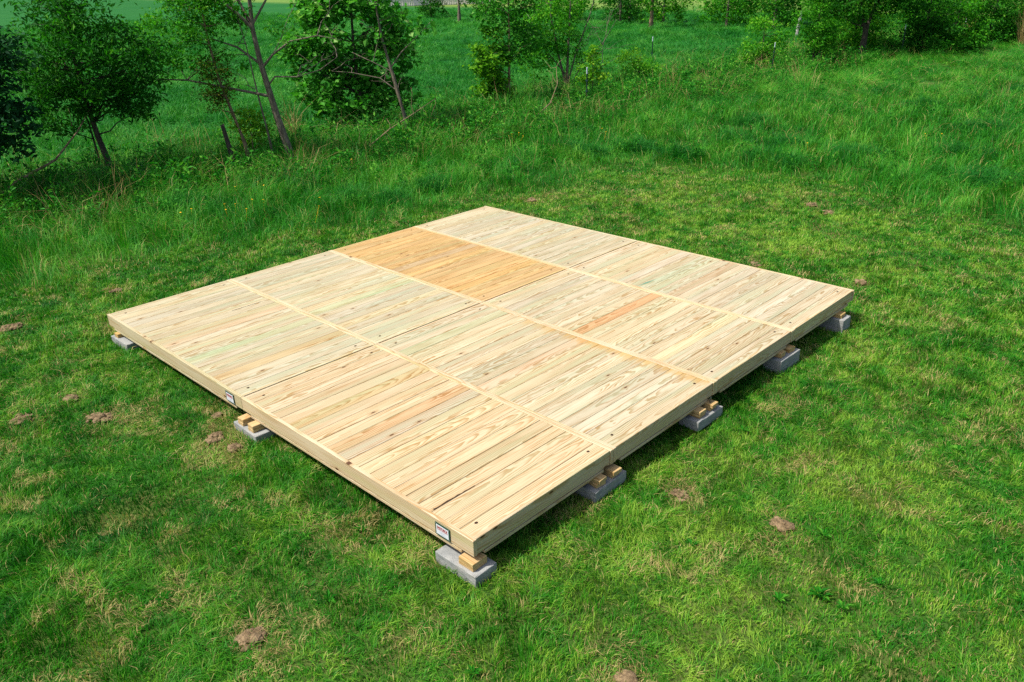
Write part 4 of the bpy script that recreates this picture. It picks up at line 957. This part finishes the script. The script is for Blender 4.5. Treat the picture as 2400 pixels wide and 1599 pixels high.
fallen('thin dry branch bent in the grass left of the nearest metal post', [(-7.2, 15.2, .05), (-7.3, 16.0, .3), (-7.7, 16.8, .7), (-8.1, 17.2, 1.1)], .018, 3)

# yellow flowers
def flowers():
    V, F = [], []
    for q in range(10):
        a = q * 2 * math.pi / 10; V.append((.014 * math.cos(a), .014 * math.sin(a), .004 * (q % 2)))
    V.append((0, 0, .006)); F = [(q, (q + 1) % 10, 10) for q in range(10)]
    b = len(V); V += [(-.0015, 0, -.30), (.0015, 0, -.30), (.0015, 0, 0), (-.0015, 0, 0)]; F.append((b, b + 1, b + 2, b + 3))
    me = mesh_from('yellow_flower', V, F, simple('petal_yellow', (0.75, 0.42, 0.01), .6, .2, .1))
    spots = [(-3.6, 3.4, 8), (-4.2, 4.0, 3), (-4.6, 11.4, 4), (-2.4, 4.6, 2), (1.5, 15.2, 2), (-3.0, 13.5, 2), (4.0, 16.5, 2), (-5.2, 7.0, 2)]
    P = []
    for x, y, n in spots:
        for _ in range(n):
            px, py = x + rng.normal(0, .35), y + rng.normal(0, .35); P.append((px, py, gz(px, py) + .31))
    n = len(P); scatter('yellow_flowers', 'tiny yellow wildflowers in the tall grass', 'flowers', [me], P, rng.normal(0, .25, (n, 3)), np.ones((n, 3)) * 1.1, np.zeros(n))
flowers()

# ------------------------------------------------------------------ soil clods and bare soil in the lawn
SOIL = N('dry_soil'); so = SOIL.n('ShaderNodeTexCoord').outputs['Object']; s1 = SOIL.noise(so, 22, 5, .65); s2 = SOIL.noise(so, 90, 3, .6)
SOILM = SOIL.done(SOIL.bsdf(SOIL.mix(SOIL.ramp(s1, .3, .7), (0.080, 0.054, 0.028), (0.25, 0.175, 0.095)), .95, .1, SOIL.bump(s2, .7, .01)))
import bmesh
def clod(x, y, r, h, label, seed):
    rr = np.random.default_rng(seed)
    bm = bmesh.new()
    nb = max(10, int(r * 330)); r = r * .85
    for q in range(nb):
        a = rr.uniform(0, 6.28); d = r * math.sqrt(rr.uniform(0, 1)) * .85; s = rr.uniform(.006, .020) * (1 if q > 5 else 1.7)
        res = bmesh.ops.create_icosphere(bm, subdivisions=2, radius=1.0)
        cx, cy = d * math.cos(a), d * math.sin(a) * .8; cz = h * (1 - d / r) * .6
        for v in res['verts']:
            n_ = float(vnoise(v.co.x * 2.3 + q * 7, v.co.y * 2.3 + v.co.z * 1.7, seed))
            v.co *= .8 + .4 * n_
            v.co = Vector((v.co.x * s * 1.4 + cx, v.co.y * s * 1.2 + cy, v.co.z * s * .8 + cz))
    me = bpy.data.meshes.new('soil_clod'); bm.to_mesh(me); bm.free(); me.materials.append(SOILM)
    o = link('soil_clod', me, None, (x, y, gz(x, y) + .016), (0, 0, rr.uniform(0, 6))); tag(o, label, 'soil clod', 'crumbled soil heaps in the lawn')
CL = [(1.92, -.88, .17, .06, 'pale knobbly soil heap in the open lawn left of the deck front'), (1.40, -1.38, .14, .03, 'dark flat soil patch low near the left edge of the lawn'), (1.33, -.90, .10, .04, 'small brown soil heap above the knobbly pale heap'),
      (3.06, -.30, .12, .05, 'orange-brown soil heap beside the block at the middle of the front edge'), (3.33, -.27, .08, .03, 'smaller orange-brown soil lump right of the heap by the front block'), (2.70, -.11, .05, .04, 'tiny brown lump against the left of the front middle block'),
      (5.47, -1.32, .13, .03, 'flat tan soil patch near the bottom edge, lower left'), (6.59, 1.74, .11, .02, 'flat brown soil patch on the right lawn, nearer the deck'), (7.33, 1.93, .10, .03, 'brown soil patch farthest out on the right lawn'),
      (7.34, .02, .06, .03, 'small dark soil lump at the bottom edge of the picture'), (5.69, 7.4, .12, .04, 'soil lump beyond the right corner of the deck'), (-1.2, -.72, .18, .03, 'dark bare soil at the left edge beside the left corner'),
      (3.5, 10.68, .16, .02, 'bare earth spot at the edge of the tall grass, upper right'), (3.93, 10.31, .18, .02, 'wide bare earth spot on the far lawn'), (-1.46, .63, .10, .02, 'brown spot in the grass left of the deck corner'), (4.3, 7.16, .10, .03, 'bare spot just behind the far right deck edge'), (-.5, 7.75, .14, .02, 'bare spot just behind the farthest deck corner')]
for q, (x, y, r, h, lab) in enumerate(CL): clod(x, y, r, h, lab, 900 + q)

# ------------------------------------------------------------------ far building and earth bank at the top edge
def building():
    root = empty('pale_building', (-104, 95, gz(-104, 95)), math.radians(43.8)); tag(root, 'long pale building with vertical ribbed wall at the top edge', 'building')
    wallm = simple('wall_paint', (0.62, 0.56, 0.50), .7, .2, .06, 2)
    roofm = simple('roof_metal', (0.22, 0.20, 0.19), .5, .4, .1, 2)
    V, F = plain_box(-11, 11, 0, 9, 0, 4.0); link('wall', mesh_from('wall', V, F, wallm), root)
    V, F = [], []
    for q in range(56):
        x = -10.9 + q * .395
        v, f = plain_box(x, x + .12, -.05, -.002, .1, 3.95); F += [tuple(a + len(V) for a in ff) for ff in f]; V += v
    o = link('wall_ribs', mesh_from('wall_ribs', V, F, wallm), root)
    V = [(-11.5, -.6, 3.9), (11.5, -.6, 3.9), (11.5, 9.6, 3.9), (-11.5, 9.6, 3.9), (-11.5, 4.5, 6.2), (11.5, 4.5, 6.2)]
    F = [(0, 1, 5, 4), (2, 3, 4, 5), (1, 2, 5), (3, 0, 4), (3, 2, 1, 0)]
    link('roof', mesh_from('roof', V, F, roofm), root)
    doorm = simple('door_grey', (.3, .3, .31), .5, .3, .08)
    V, F = plain_box(-3, 0, -.09, -.055, 0.02, 3.0); link('door', mesh_from('door', V, F, doorm), root)
building()
V, F = [], []
for a in range(9):
    for b in range(24):
        t = a / 8; an = b * 2 * math.pi / 24; rr_ = 1 - t
        V.append((rr_ * 7 * math.cos(an), rr_ * 4 * math.sin(an), 2.3 * (1 - (1 - t) ** 2) + .5 * (random.random() - .5) * t))
for a in range(8):
    for b in range(24):
        F.append((a * 24 + b, a * 24 + (b + 1) % 24, (a + 1) * 24 + (b + 1) % 24, (a + 1) * 24 + b))
o = link('earth_bank', mesh_from('earth_bank', V, F, simple('red_earth', (.42, .15, .06), .95, .1, .2, 3), smooth=True), None, (-160, 112, gz(-160, 112) - .2), (0, 0, .8))
tag(o, 'reddish heap of bare earth at the top edge behind the broadleaf tree', 'earth heap')
